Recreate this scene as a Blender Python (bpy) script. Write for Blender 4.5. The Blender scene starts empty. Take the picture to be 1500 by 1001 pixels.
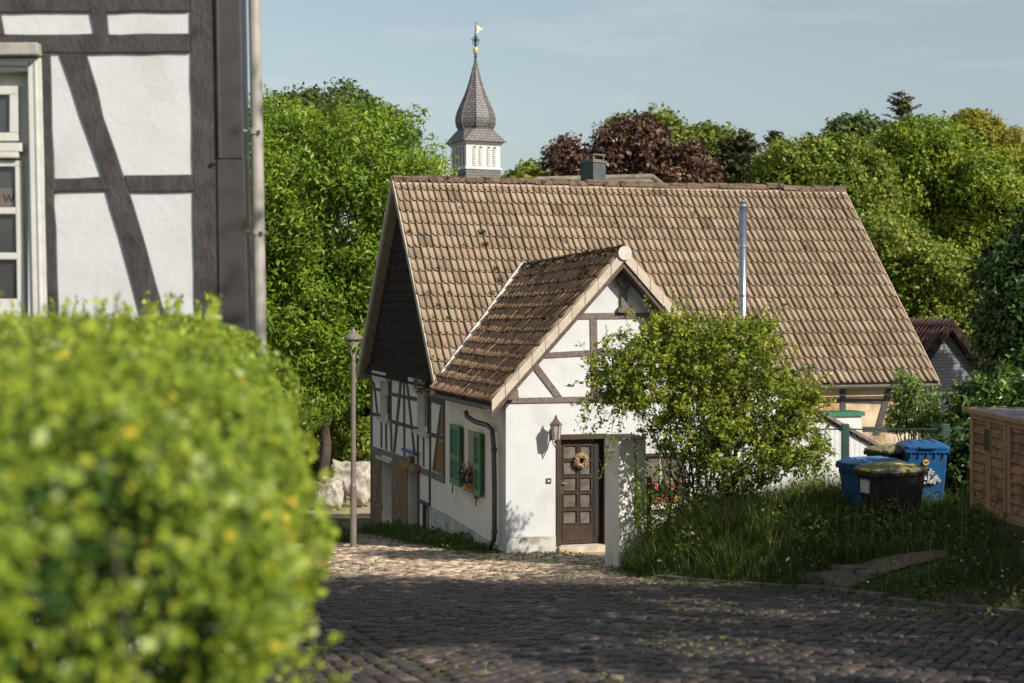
import bpy, math, random
import numpy as np
from mathutils import Vector, Matrix

# ------------------------------------------------------------------ camera, sky, sun
SC = bpy.context.scene
COL = SC.collection
F = 2266.0                       # focal length in pixels of the 1500 px wide photograph
CX, HY = 750.0, 445.0            # optical axis column, horizon row
cam = bpy.data.objects.new("camera", bpy.data.cameras.new("camera"))
COL.objects.link(cam)
cam.location = (0, 0, 0)
cam.rotation_euler = (math.radians(90), 0, 0)
cam.data.sensor_width = 36.0
cam.data.lens = F / 1500 * 36.0
cam.data.shift_y = (HY - 500.5) / 1500.0
cam.data.clip_start = 0.1
cam.data.clip_end = 2000
cam.data.dof.use_dof = True
cam.data.dof.focus_distance = 27.5
cam.data.dof.aperture_fstop = 1.75
SC.camera = cam

SUN_EL = math.radians(34.0)
SUN_H = Vector((0.73, -0.68)).normalized()
SUN_DIR = Vector((SUN_H.x * math.cos(SUN_EL), SUN_H.y * math.cos(SUN_EL), math.sin(SUN_EL)))
world = bpy.data.worlds.new("World")
SC.world = world
world.use_nodes = True
wn, wl = world.node_tree.nodes, world.node_tree.links
wn.clear()
sky = wn.new("ShaderNodeTexSky")
sky.sky_type = 'NISHITA'
sky.sun_disc = False
sky.sun_elevation = SUN_EL
sky.sun_rotation = math.atan2(SUN_H.x, SUN_H.y)
sky.air_density = 1.0
sky.dust_density = 1.6
sky.ozone_density = 1.5
hs = wn.new("ShaderNodeHueSaturation")
hs.inputs["Saturation"].default_value = 0.60
hs.inputs["Hue"].default_value = 0.472
bg = wn.new("ShaderNodeBackground")
bg.inputs["Strength"].default_value = 0.088
wo = wn.new("ShaderNodeOutputWorld")
wl.new(sky.outputs[0], hs.inputs["Color"])
wtc = wn.new("ShaderNodeTexCoord"); wmp = wn.new("ShaderNodeMapping"); wmp.inputs["Scale"].default_value = (2.2, 2.2, 14)
wnz = wn.new("ShaderNodeTexNoise"); wnz.inputs["Scale"].default_value = 1.6; wnz.inputs["Detail"].default_value = 8; wnz.inputs["Roughness"].default_value = 0.6
wcr = wn.new("ShaderNodeValToRGB"); wcr.color_ramp.elements[0].position = 0.48; wcr.color_ramp.elements[1].position = 0.72
wcr.color_ramp.elements[1].color = (0.42, 0.42, 0.42, 1)
wmx = wn.new("ShaderNodeMix"); wmx.data_type = 'RGBA'; wmx.inputs["B"].default_value = (6.2, 6.3, 6.2, 1)
wl.new(wtc.outputs["Generated"], wmp.inputs[0]); wl.new(wmp.outputs[0], wnz.inputs["Vector"]); wl.new(wnz.outputs["Fac"], wcr.inputs[0])
wl.new(wcr.outputs[0], wmx.inputs["Factor"]); wl.new(hs.outputs[0], wmx.inputs["A"])
wl.new(wmx.outputs["Result"], bg.inputs[0])
wl.new(bg.outputs[0], wo.inputs[0])
sl = bpy.data.lights.new("sun", 'SUN')
sl.energy = 4.4
sl.angle = math.radians(0.5)
sl.color = (1.0, 0.93, 0.82)
sun = bpy.data.objects.new("sun", sl)
COL.objects.link(sun)
sun.rotation_euler = SUN_DIR.to_track_quat('Z', 'Y').to_euler()
SC.view_settings.view_transform = 'Standard'
SC.view_settings.look = 'None'
SC.view_settings.exposure = 0.42
SC.view_settings.gamma = 1.0
SC.cycles.max_bounces = 6
SC.cycles.diffuse_bounces = 3
SC.cycles.transparent_max_bounces = 6
SC.cycles.use_denoising = True

random.seed(7)
RNG = np.random.default_rng(7)

# ------------------------------------------------------------------ materials
def srgb(r, g, b):
    f = lambda c: (c / 255 / 12.92) if c / 255 <= 0.04045 else ((c / 255 + 0.055) / 1.055) ** 2.4
    return (f(r), f(g), f(b), 1)

def mat(name, c1, c2=None, scale=8.0, rough=0.7, bump=0.0, bscale=40.0, metal=0.0, stretch=None, detail=6, lo=0.35, hi=0.65, spec=0.5, c3=None, s3=2.0, l3=0.58, h3=0.7):
    """noise mottled surface: c1 and c2 are linear rgb; c3 is a second, patchier stain"""
    m = bpy.data.materials.new(name)
    m.use_nodes = True
    n, l = m.node_tree.nodes, m.node_tree.links
    p = n["Principled BSDF"]
    p.inputs["Roughness"].default_value = rough
    p.inputs["Metallic"].default_value = metal
    p.inputs["Specular IOR Level"].default_value = spec
    tc = n.new("ShaderNodeTexCoord")
    mp = n.new("ShaderNodeMapping")
    l.new(tc.outputs["Object"], mp.inputs[0])
    if stretch: mp.inputs["Scale"].default_value = stretch
    if c2 is None:
        p.inputs["Base Color"].default_value = (*c1[:3], 1)
    else:
        nz = n.new("ShaderNodeTexNoise")
        nz.inputs["Scale"].default_value = scale
        nz.inputs["Detail"].default_value = detail
        l.new(mp.outputs[0], nz.inputs["Vector"])
        cr = n.new("ShaderNodeValToRGB")
        cr.color_ramp.elements[0].position = lo
        cr.color_ramp.elements[1].position = hi
        cr.color_ramp.elements[0].color = (*c1[:3], 1)
        cr.color_ramp.elements[1].color = (*c2[:3], 1)
        l.new(nz.outputs["Fac"], cr.inputs[0])
        out = cr.outputs[0]
        if c3 is not None:
            n3 = n.new("ShaderNodeTexNoise")
            n3.inputs["Scale"].default_value = s3
            n3.inputs["Detail"].default_value = 8
            l.new(tc.outputs["Object"], n3.inputs["Vector"])
            r3 = n.new("ShaderNodeValToRGB")
            r3.color_ramp.elements[0].position = l3
            r3.color_ramp.elements[1].position = h3
            l.new(n3.outputs["Fac"], r3.inputs[0])
            mx = n.new("ShaderNodeMix")
            mx.data_type = 'RGBA'
            l.new(r3.outputs[0], mx.inputs["Factor"])
            l.new(out, mx.inputs["A"])
            mx.inputs["B"].default_value = (*c3[:3], 1)
            out = mx.outputs["Result"]
        l.new(out, p.inputs["Base Color"])
    if bump:
        b = n.new("ShaderNodeBump")
        b.inputs["Strength"].default_value = bump
        b.inputs["Distance"].default_value = 0.02
        nb = n.new("ShaderNodeTexNoise")
        nb.inputs["Scale"].default_value = bscale
        nb.inputs["Detail"].default_value = 8
        l.new(mp.outputs[0], nb.inputs["Vector"])
        l.new(nb.outputs["Fac"], b.inputs["Height"])
        l.new(b.outputs[0], p.inputs["Normal"])
    return m

def mat_attr(name, stops, rough=0.6, trans=0.0, noise=0.0, nscale=20, spec=0.3, bump=0.0, bscale=30, c3=None, s3=3.0, l3=0.55, h3=0.68):
    """colour read from the per-face 'tint' attribute through a ramp"""
    m = bpy.data.materials.new(name)
    m.use_nodes = True
    n, l = m.node_tree.nodes, m.node_tree.links
    p = n["Principled BSDF"]
    p.inputs["Roughness"].default_value = rough
    p.inputs["Specular IOR Level"].default_value = spec
    a = n.new("ShaderNodeAttribute")
    a.attribute_name = "tint"
    cr = n.new("ShaderNodeValToRGB")
    els = cr.color_ramp.elements
    while len(els) < len(stops): els.new(0.5)
    for e, (pos, c) in zip(els, stops):
        e.position = pos
        e.color = (*c[:3], 1)
    tc = n.new("ShaderNodeTexCoord")
    fac = a.outputs["Fac"]
    if noise:
        nz = n.new("ShaderNodeTexNoise")
        nz.inputs["Scale"].default_value = nscale
        nz.inputs["Detail"].default_value = 6
        l.new(tc.outputs["Object"], nz.inputs["Vector"])
        ma = n.new("ShaderNodeMath"); ma.operation = 'MULTIPLY_ADD'
        l.new(nz.outputs["Fac"], ma.inputs[0])
        ma.inputs[1].default_value = noise
        l.new(fac, ma.inputs[2])
        sb = n.new("ShaderNodeMath"); sb.operation = 'SUBTRACT'
        l.new(ma.outputs[0], sb.inputs[0])
        sb.inputs[1].default_value = noise * 0.5
        fac = sb.outputs[0]
    l.new(fac, cr.inputs[0])
    out = cr.outputs[0]
    if c3 is not None:
        n3 = n.new("ShaderNodeTexNoise")
        n3.inputs["Scale"].default_value = s3
        n3.inputs["Detail"].default_value = 9
        n3.inputs["Roughness"].default_value = 0.65
        l.new(tc.outputs["Object"], n3.inputs["Vector"])
        r3 = n.new("ShaderNodeValToRGB")
        r3.color_ramp.elements[0].position = l3
        r3.color_ramp.elements[1].position = h3
        l.new(n3.outputs["Fac"], r3.inputs[0])
        mx = n.new("ShaderNodeMix"); mx.data_type = 'RGBA'
        l.new(r3.outputs[0], mx.inputs["Factor"])
        l.new(out, mx.inputs["A"])
        mx.inputs["B"].default_value = (*c3[:3], 1)
        out = mx.outputs["Result"]
    l.new(out, p.inputs["Base Color"])
    if bump:
        b = n.new("ShaderNodeBump")
        b.inputs["Strength"].default_value = bump
        b.inputs["Distance"].default_value = 0.01
        nb = n.new("ShaderNodeTexNoise")
        nb.inputs["Scale"].default_value = bscale
        nb.inputs["Detail"].default_value = 8
        l.new(tc.outputs["Object"], nb.inputs["Vector"])
        l.new(nb.outputs["Fac"], b.inputs["Height"])
        l.new(b.outputs[0], p.inputs["Normal"])
    if trans:
        tr = n.new("ShaderNodeBsdfTranslucent")
        l.new(out, tr.inputs["Color"])
        mx2 = n.new("ShaderNodeMixShader")
        mx2.inputs[0].default_value = trans
        l.new(p.outputs[0], mx2.inputs[1])
        l.new(tr.outputs[0], mx2.inputs[2])
        l.new(mx2.outputs[0], n["Material Output"].inputs["Surface"])
    return m

def brick_mat(name, c1, c2, mortar, scale=1.0, bw=0.25, bh=0.075, ms=0.012, axis='xz', angle=0.0, bump=0.5):
    m = bpy.data.materials.new(name)
    m.use_nodes = True
    n, l = m.node_tree.nodes, m.node_tree.links
    p = n["Principled BSDF"]
    p.inputs["Roughness"].default_value = 0.9
    tc = n.new("ShaderNodeTexCoord")
    mp = n.new("ShaderNodeMapping")
    mp.vector_type = 'POINT'
    mp.inputs["Rotation"].default_value = (0, 0, -angle)
    l.new(tc.outputs["Object"], mp.inputs[0])
    sx = n.new("ShaderNodeSeparateXYZ"); cx = n.new("ShaderNodeCombineXYZ")
    l.new(mp.outputs[0], sx.inputs[0])
    l.new(sx.outputs["X"], cx.inputs["X"])
    l.new(sx.outputs["Z"], cx.inputs["Y"])
    br = n.new("ShaderNodeTexBrick")
    br.inputs["Scale"].default_value = scale
    br.inputs["Brick Width"].default_value = bw
    br.inputs["Row Height"].default_value = bh
    br.inputs["Mortar Size"].default_value = ms
    br.inputs["Color1"].default_value = (*c1[:3], 1)
    br.inputs["Color2"].default_value = (*c2[:3], 1)
    br.inputs["Mortar"].default_value = (*mortar[:3], 1)
    l.new(cx.outputs[0], br.inputs["Vector"])
    l.new(br.outputs["Color"], p.inputs["Base Color"])
    b = n.new("ShaderNodeBump"); b.invert = True
    b.inputs["Strength"].default_value = bump
    b.inputs["Distance"].default_value = 0.01
    l.new(br.outputs["Fac"], b.inputs["Height"])
    l.new(b.outputs[0], p.inputs["Normal"])
    return m

U2 = Vector((0.9613, 0.2755)); V2 = Vector((-0.2755, 0.9613))
HOUSE_ANG = math.atan2(U2.y, U2.x)
M = {}
M['white'] = mat('whitewash', (0.53, 0.535, 0.545), (0.57, 0.575, 0.585), 3.0, 0.85, 0.25, 14, c3=(0.44, 0.435, 0.42), s3=1.6, l3=0.56, h3=0.82)
M['bouncewhite'] = mat('bounce_lit_limewash', (0.80, 0.715, 0.60), (0.85, 0.77, 0.66), 3.0, 0.85, 0.25, 14, c3=(0.66, 0.58, 0.47), s3=1.6, l3=0.56, h3=0.82)  # side wall whitewash, warm bounce light painted into its colour
M['cream'] = mat('cream_plaster', (0.62, 0.56, 0.48), (0.70, 0.645, 0.56), 2.0, 0.9, 0.25, 18, c3=(0.5, 0.43, 0.35), s3=2.0, l3=0.56, h3=0.8)
M['plinth'] = mat('grey_plinth', (0.42, 0.41, 0.38), (0.55, 0.54, 0.50), 4.0, 0.9, 0.4, 25, c3=(0.28, 0.26, 0.22), s3=3.0, l3=0.52, h3=0.7)
M['pillarwhite'] = mat('weathered_white_plaster', (0.62, 0.59, 0.53), (0.72, 0.69, 0.63), 2.5, 0.9, 0.25, 20, c3=(0.42, 0.38, 0.31), s3=2.2, l3=0.56, h3=0.8)
M['greyplaster'] = mat('grey_plaster', (0.46, 0.43, 0.37), (0.62, 0.58, 0.51), 3.0, 0.9, 0.5, 22, c3=(0.24, 0.22, 0.17), s3=3.5, l3=0.5, h3=0.72)
M['dirtyplaster'] = mat('stained_plaster', (0.46, 0.34, 0.22), (0.60, 0.48, 0.34), 3.0, 0.9, 0.4, 22, c3=(0.26, 0.17, 0.10), s3=2.2, l3=0.5, h3=0.72)
M['timber'] = mat('painted_timber', (0.040, 0.034, 0.035), (0.062, 0.054, 0.054), 12, 0.6, 0.45, 35, stretch=(1, 1, 0.5), c3=(0.030, 0.025, 0.025), s3=5, l3=0.5, h3=0.7)
M['timber_grey'] = mat('weathered_brown_timber', (0.115, 0.09, 0.078), (0.19, 0.155, 0.13), 25, 0.8, 0.6, 60, c3=(0.07, 0.05, 0.04), s3=10, l3=0.55, h3=0.75)
M['timber_dark'] = mat('dark_brown_timber', (0.06, 0.042, 0.032), (0.13, 0.098, 0.078), 25, 0.8, 0.6, 60, c3=(0.22, 0.18, 0.14), s3=8, l3=0.58, h3=0.8)
M['timber_old'] = mat('old_grey_timber', (0.15, 0.115, 0.085), (0.30, 0.25, 0.20), 20, 0.85, 0.7, 50, c3=(0.08, 0.06, 0.04), s3=7, l3=0.52, h3=0.75)
M['ochre_wood'] = mat('ochre_wood', (0.22, 0.13, 0.055), (0.36, 0.24, 0.12), 14, 0.8, 0.5, 40, c3=(0.10, 0.06, 0.03), s3=6)
M['brick'] = brick_mat('ochre_brick', (0.30, 0.155, 0.055), (0.22, 0.105, 0.035), (0.26, 0.17, 0.09), 1.0, 0.25, 0.075, 0.010, angle=HOUSE_ANG + math.pi / 2)
M['orange_brick'] = brick_mat('orange_brick', (0.46, 0.24, 0.12), (0.38, 0.19, 0.09), (0.4, 0.3, 0.2), 1.0, 0.25, 0.075, 0.012, angle=HOUSE_ANG)
M['paintbrick'] = brick_mat('grey_painted_brick', (0.24, 0.25, 0.265), (0.20, 0.21, 0.23), (0.13, 0.14, 0.155), 1.0, 0.26, 0.10, 0.014, angle=0.5, bump=1.0)
M['slateclad'] = mat('dark_slate_cladding', (0.028, 0.019, 0.017), (0.048, 0.033, 0.030), 5, 0.95, 0.2, 30, spec=0.1)
M['door'] = mat('brown_door', (0.034, 0.019, 0.013), (0.058, 0.033, 0.022), 18, 0.5, 0.3, 60, stretch=(1, 1, 0.2))
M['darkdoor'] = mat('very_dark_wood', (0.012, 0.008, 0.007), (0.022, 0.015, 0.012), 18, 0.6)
M['glass'] = mat('window_glass', (0.035, 0.037, 0.04), (0.06, 0.06, 0.062), 2.0, 0.08, spec=1.0)
M['curtainglass'] = mat('curtained_glass', (0.10, 0.088, 0.072), (0.19, 0.165, 0.14), 6.0, 0.15, spec=0.8)
M['whitepaint'] = mat('white_paint', (0.54, 0.53, 0.49), (0.60, 0.59, 0.56), 9, 0.4, 0.1, 60)
M['greypaint'] = mat('grey_cream_paint', (0.47, 0.45, 0.40), (0.54, 0.52, 0.46), 9, 0.5, 0.1, 60)
M['lintelgrey'] = mat('zinc_lintel', (0.30, 0.28, 0.25), (0.38, 0.36, 0.33), 12, 0.5, 0.15, 30)
M['green'] = mat('green_shutter', (0.018, 0.115, 0.062), (0.030, 0.155, 0.085), 12, 0.5, 0.2, 40)
M['green_pale'] = mat('faded_green_shutter', (0.10, 0.21, 0.10), (0.15, 0.27, 0.13), 12, 0.5, 0.2, 40)
M['pipe_dark'] = mat('dark_grey_pipe', (0.055, 0.06, 0.062), (0.09, 0.095, 0.095), 8, 0.4, spec=0.6)
M['pipe_grey'] = mat('grey_pipe', (0.33, 0.30, 0.27), (0.39, 0.36, 0.325), 6, 0.38, 0.05, 30)
M['zinc'] = mat('zinc_gutter', (0.10, 0.095, 0.085), (0.17, 0.16, 0.14), 12, 0.5)
M['steel'] = mat('stainless_steel', (0.62, 0.62, 0.62), (0.50, 0.50, 0.50), 5, 0.22, metal=1.0)
M['verge'] = mat('cream_verge_tile', (0.42, 0.355, 0.28), (0.52, 0.45, 0.365), 5, 0.8, 0.2, 40, c3=(0.38, 0.30, 0.22), s3=5)
M['soffit'] = mat('beige_board', (0.30, 0.235, 0.17), (0.40, 0.32, 0.24), 8, 0.8, 0.2, 40)
M['mortar'] = mat('pale_mortar', (0.45, 0.42, 0.38), (0.60, 0.57, 0.52), 12, 0.9, 0.6, 30)
M['stone'] = mat('sandstone_step', (0.42, 0.34, 0.25), (0.56, 0.47, 0.36), 8, 0.9, 0.4, 30)
M['kerbstone'] = mat('kerb_stone', (0.10, 0.085, 0.07), (0.19, 0.165, 0.14), 9, 0.9, 0.7, 25, c3=(0.05, 0.055, 0.02), s3=4, l3=0.5)
M['iron'] = mat('black_iron', (0.02, 0.02, 0.02), (0.03, 0.03, 0.03), 8, 0.5, metal=0.6)
M['terracotta'] = mat('terracotta', (0.42, 0.14, 0.05), (0.52, 0.20, 0.08), 8, 0.8)
M['bark'] = mat('bark', (0.03, 0.024, 0.018), (0.085, 0.068, 0.052), 6, 0.95, 0.9, 12, stretch=(1, 1, 0.25))
M['slate'] = brick_mat('slate', (0.13, 0.12, 0.12), (0.19, 0.17, 0.165), (0.035, 0.033, 0.035), 1.0, 0.30, 0.17, 0.022, angle=0.45, bump=1.0)
M['slate'].node_tree.nodes['Principled BSDF'].inputs['Roughness'].default_value = 0.55
M['slateplain'] = mat('dark_blue_slate', (0.045, 0.055, 0.062), (0.075, 0.088, 0.095), 5, 0.6, 0.5, 7)
M['rooftile_far'] = mat('far_roof_tile', (0.13, 0.105, 0.09), (0.2, 0.17, 0.14), 4, 0.8, 0.5, 9)
M['ridgecap_far'] = mat('far_ridge_tile', (0.17, 0.15, 0.12), (0.28, 0.25, 0.19), 3, 0.9, c3=(0.12, 0.11, 0.06), s3=2, l3=0.45)
M['redtile'] = mat('dark_red_tile', (0.07, 0.035, 0.035), (0.12, 0.06, 0.055), 4, 0.8, 0.5, 9)
M['gold'] = mat('gilding', (0.75, 0.50, 0.20), (0.8, 0.56, 0.26), 4, 0.45, metal=0.55)
M['verdigris'] = mat('dark_green_iron', (0.03, 0.07, 0.08), (0.05, 0.1, 0.11), 4, 0.6)
M['blueplastic'] = mat('blue_plastic', (0.010, 0.075, 0.21), (0.015, 0.095, 0.26), 5, 0.42, c3=(0.03, 0.09, 0.17), s3=4, l3=0.55)
M['blackplastic'] = mat('black_plastic', (0.012, 0.012, 0.012), (0.02, 0.019, 0.017), 5, 0.45, c3=(0.07, 0.062, 0.045), s3=2.5, l3=0.58, h3=0.75)
M['dirtyside'] = mat('dusty_black_plastic', (0.05, 0.045, 0.03), (0.12, 0.11, 0.08), 5, 0.7, c3=(0.02, 0.018, 0.014), s3=4, l3=0.5)
M['yellowlid'] = mat('yellow_plastic', (0.50, 0.40, 0.03), (0.60, 0.47, 0.04), 5, 0.5, c3=(0.16, 0.14, 0.09), s3=5, l3=0.46, h3=0.6)
M['mosslid'] = mat('mossy_lid', (0.11, 0.10, 0.07), (0.24, 0.22, 0.15), 14, 0.95, 0.9, 40, c3=(0.36, 0.29, 0.04), s3=9, l3=0.52, h3=0.66)
M['sticker'] = mat('white_sticker', (0.45, 0.46, 0.43), (0.62, 0.62, 0.60), 40, 0.6, lo=0.45, hi=0.55)
M['orange'] = mat('orange_sticker', (0.55, 0.25, 0.02), (0.6, 0.3, 0.03), 10, 0.6)
M['larch'] = mat('larch_boards', (0.30, 0.145, 0.07), (0.42, 0.22, 0.115), 9, 0.75, 0.3, 60, stretch=(1, 0.15, 1), c3=(0.19, 0.08, 0.038), s3=5, l3=0.47, h3=0.62)
M['larchframe'] = mat('larch_frame', (0.34, 0.185, 0.10), (0.45, 0.265, 0.15), 9, 0.7, 0.3, 60, stretch=(1, 1, 0.15))
M['roofing'] = mat('grey_lid_boards', (0.16, 0.14, 0.135), (0.24, 0.215, 0.2), 6, 0.6)
M['gapdark'] = mat('dark_gap', (0.03, 0.015, 0.01))
M['bag'] = mat('white_woven_bag', (0.36, 0.32, 0.27), (0.50, 0.46, 0.41), 3, 0.8, 1.0, 5, c3=(0.22, 0.17, 0.12), s3=2.2, l3=0.5, h3=0.7)
M['lamp'] = mat('brown_grey_lamp_paint', (0.15, 0.125, 0.105), (0.19, 0.16, 0.135), 5, 0.5)
M['picket'] = mat('pale_picket', (0.42, 0.38, 0.32), (0.52, 0.47, 0.40), 5, 0.8)
M['bluetarp'] = mat('blue_tarpaulin', (0.03, 0.20, 0.36), (0.10, 0.32, 0.5), 3, 0.5, 0.5, 6)
M['fencegreen'] = mat('green_fence_post', (0.02, 0.05, 0.04), (0.03, 0.075, 0.055), 5, 0.5)
M['pinkflower'] = mat('pink_petals', (0.62, 0.03, 0.16), (0.75, 0.08, 0.25), 5, 0.6)
M['paleflower'] = mat('white_petals', (0.72, 0.62, 0.64), (0.8, 0.7, 0.7), 5, 0.6)
M['redflower'] = mat('coral_petals', (0.75, 0.10, 0.14), (0.8, 0.22, 0.25), 5, 0.6)
M['straw'] = mat('dried_straw', (0.42, 0.27, 0.15), (0.55, 0.40, 0.25), 20, 0.9)
M['bluesign'] = mat('blue_enamel', (0.02, 0.10, 0.28), (0.03, 0.14, 0.34), 5, 0.4)
M['card'] = mat('beige_card', (0.13, 0.115, 0.105), None, 1, 0.8)
M['ink'] = mat('black_ink', (0.02, 0.02, 0.02), None, 1, 0.8)
M['lampglass'] = mat('dusty_lamp_glass', (0.30, 0.26, 0.22), (0.42, 0.37, 0.31), 14, 0.2)
M['bronze'] = mat('grey_bronze', (0.10, 0.085, 0.07), (0.16, 0.135, 0.11), 14, 0.45, metal=0.5)
M['tile'] = mat_attr('brown_roof_tile', [(0.0, (0.0755, 0.0516, 0.0341)), (0.35, (0.2014, 0.1483, 0.1024)), (0.6, (0.2869, 0.215, 0.1502)), (1.0, (0.3824, 0.3009, 0.2218))],
                     rough=0.85, noise=0.35, nscale=7, bump=0.6, bscale=45, c3=(0.07, 0.045, 0.03), s3=2.6, l3=0.60, h3=0.74)
M['tile_mossy'] = mat_attr('mossy_roof_tile', [(0.0, (0.0633, 0.0374, 0.021)), (0.4, (0.299, 0.187, 0.1103)), (1.0, (0.506, 0.341, 0.2205))],
                           rough=0.9, noise=0.4, nscale=9, bump=0.8, bscale=35, c3=(0.06, 0.04, 0.025), s3=5.5, l3=0.53, h3=0.66)
M['ridgecap'] = mat_attr('ridge_tile', [(0.0, (0.187, 0.1265, 0.084)), (1.0, (0.396, 0.275, 0.204))], rough=0.9, noise=0.5, nscale=12, bump=0.8, bscale=30,
                         c3=(0.07, 0.045, 0.03), s3=7, l3=0.5, h3=0.62)
M['moss'] = mat('roof_moss', (0.035, 0.024, 0.012), (0.085, 0.062, 0.03), 20, 1.0, 1.0, 40)
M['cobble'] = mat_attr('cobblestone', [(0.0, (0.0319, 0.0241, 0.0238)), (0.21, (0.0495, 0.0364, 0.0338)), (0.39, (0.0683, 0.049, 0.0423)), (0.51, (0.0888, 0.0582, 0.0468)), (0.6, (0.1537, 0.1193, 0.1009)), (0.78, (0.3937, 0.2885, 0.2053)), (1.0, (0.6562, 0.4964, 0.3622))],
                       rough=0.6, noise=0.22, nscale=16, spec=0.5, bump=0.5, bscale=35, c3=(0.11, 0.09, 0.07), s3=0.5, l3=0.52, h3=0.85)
M['joint'] = mat('mossy_joint', (0.022, 0.018, 0.012), (0.045, 0.036, 0.024), 9, 1.0, 0.6, 60, c3=(0.05, 0.06, 0.015), s3=1.4, l3=0.45, h3=0.62)
M['sandjoint'] = mat('sandy_joint', (0.13, 0.10, 0.062), (0.24, 0.19, 0.13), 9, 1.0, 0.6, 60, c3=(0.06, 0.065, 0.02), s3=1.4, l3=0.5, h3=0.62)
M['soil'] = mat('ground_soil', (0.05, 0.038, 0.024), (0.10, 0.078, 0.05), 6, 1.0, 0.8, 30, c3=(0.045, 0.06, 0.018), s3=0.8, l3=0.42, h3=0.6)
M['path'] = mat('trodden_path', (0.12, 0.085, 0.058), (0.20, 0.145, 0.10), 14, 1.0, 0.9, 50, c3=(0.12, 0.085, 0.05), s3=4, l3=0.5, h3=0.65)
M['doorpath'] = mat('gravel_path', (0.30, 0.235, 0.165), (0.42, 0.34, 0.25), 25, 1.0, 0.6, 60, c3=(0.2, 0.18, 0.08), s3=2, l3=0.55, h3=0.7)
M['lawn'] = mat('lawn', (0.10, 0.13, 0.03), (0.17, 0.18, 0.05), 4, 1.0, 0.5, 30)
M['hedge'] = mat_attr('hedge_leaf', [(0.0, (0.1115, 0.1848, 0.0195)), (0.5, (0.2897, 0.3934, 0.0359)), (0.88, (0.5124, 0.5778, 0.0651)), (0.95, (0.7, 0.5778, 0.0488)), (1.0, (0.7, 0.4333, 0.0325))], rough=0.42, trans=0.42, spec=0.5)
M['ash'] = mat_attr('ash_leaf', [(0.0, (0.0837, 0.1506, 0.0139)), (0.5, (0.1795, 0.2922, 0.023)), (1.0, (0.3351, 0.4249, 0.0404))], rough=0.45, trans=0.35, spec=0.4)
M['olive'] = mat_attr('olive_leaf', [(0.0, (0.0455, 0.078, 0.0195)), (0.5, (0.0975, 0.1365, 0.039)), (1.0, (0.182, 0.208, 0.0715))], rough=0.5, trans=0.3)
M['mid'] = mat_attr('mid_leaf', [(0.0, (0.071, 0.12, 0.0145)), (0.5, (0.1658, 0.2313, 0.0268)), (1.0, (0.3552, 0.3427, 0.0608))], rough=0.5, trans=0.33)
M['yellowgreen'] = mat_attr('yellow_green_leaf', [(0.0, (0.0849, 0.154, 0.0141)), (0.5, (0.1868, 0.2695, 0.0259)), (0.85, (0.3057, 0.3388, 0.0353)), (1.0, (0.5094, 0.3696, 0.0353))], rough=0.5, trans=0.35)
M['lime'] = mat_attr('lime_leaf', [(0.0, (0.1487, 0.1638, 0.0161)), (0.5, (0.2529, 0.2457, 0.0279)), (1.0, (0.4164, 0.3549, 0.0561))], rough=0.5, trans=0.3)
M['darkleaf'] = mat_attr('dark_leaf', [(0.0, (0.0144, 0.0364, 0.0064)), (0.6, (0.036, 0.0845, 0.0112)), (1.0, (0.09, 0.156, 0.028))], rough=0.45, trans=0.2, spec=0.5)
M['copper'] = mat_attr('copper_leaf', [(0.0, (0.0415, 0.0215, 0.0158)), (0.6, (0.1131, 0.0558, 0.033)), (1.0, (0.3205, 0.1827, 0.0987))], rough=0.35, trans=0.2, spec=0.7)
M['needle'] = mat_attr('conifer_needle', [(0.0, (0.0419, 0.0562, 0.0252)), (0.6, (0.1048, 0.1125, 0.0396)), (1.0, (0.1979, 0.1688, 0.063))], rough=0.6, trans=0.1)
M['bushleaf'] = mat_attr('shrub_leaf', [(0.0, (0.0686, 0.118, 0.0154)), (0.5, (0.1715, 0.236, 0.0232)), (0.85, (0.3659, 0.3993, 0.0386)), (1.0, (0.6403, 0.5445, 0.0644))], rough=0.5, trans=0.38)
M['laurel'] = mat_attr('laurel_leaf', [(0.0, (0.0308, 0.07, 0.014)), (0.6, (0.0924, 0.168, 0.028)), (1.0, (0.2618, 0.35, 0.056))], rough=0.3, trans=0.25, spec=0.6)
M['willow'] = mat_attr('pale_willow_leaf', [(0.0, (0.084, 0.154, 0.042)), (0.5, (0.182, 0.28, 0.07)), (1.0, (0.35, 0.448, 0.14))], rough=0.45, trans=0.35)
M['grass'] = mat_attr('grass_blade', [(0.0, (0.0326, 0.0643, 0.0112)), (0.5, (0.0711, 0.1234, 0.0157)), (0.85, (0.1482, 0.1877, 0.0279)), (1.0, (0.4462, 0.3352, 0.1339))], rough=0.55, trans=0.25)
M['dryplant'] = mat_attr('dry_plant_leaf', [(0.0, (0.12, 0.12, 0.03)), (0.5, (0.28, 0.23, 0.07)), (1.0, (0.42, 0.26, 0.09))], rough=0.6, trans=0.3)
M['weed'] = mat_attr('weed_leaf', [(0.0, (0.0506, 0.0972, 0.0162)), (0.6, (0.1181, 0.1782, 0.027)), (1.0, (0.27, 0.2754, 0.0675))], rough=0.55, trans=0.25)

# ------------------------------------------------------------------ object helpers
def tag(o, label=None, cat=None, group=None, kind=None):
    if label: o["label"] = label
    if cat: o["category"] = cat
    if group: o["group"] = group
    if kind: o["kind"] = kind
    return o

def empty(name, loc, label=None, cat=None, group=None, rz=0.0):
    o = bpy.data.objects.new(name, None)
    o.empty_display_size = 0.2
    o.location = loc
    o.rotation_euler = (0, 0, rz)
    COL.objects.link(o)
    return tag(o, label, cat, group)

def world_mx(o):
    m = Matrix.LocRotScale(o.location, o.rotation_euler, o.scale)
    return world_mx(o.parent) @ o.matrix_parent_inverse @ m if o.parent else m

def attach(o, parent, world_coords):
    """parent o; when its mesh is written in world coordinates, undo the parent's placement"""
    if parent is not None:
        o.parent = parent
        if world_coords:
            o.matrix_parent_inverse = world_mx(parent).inverted()

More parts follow.
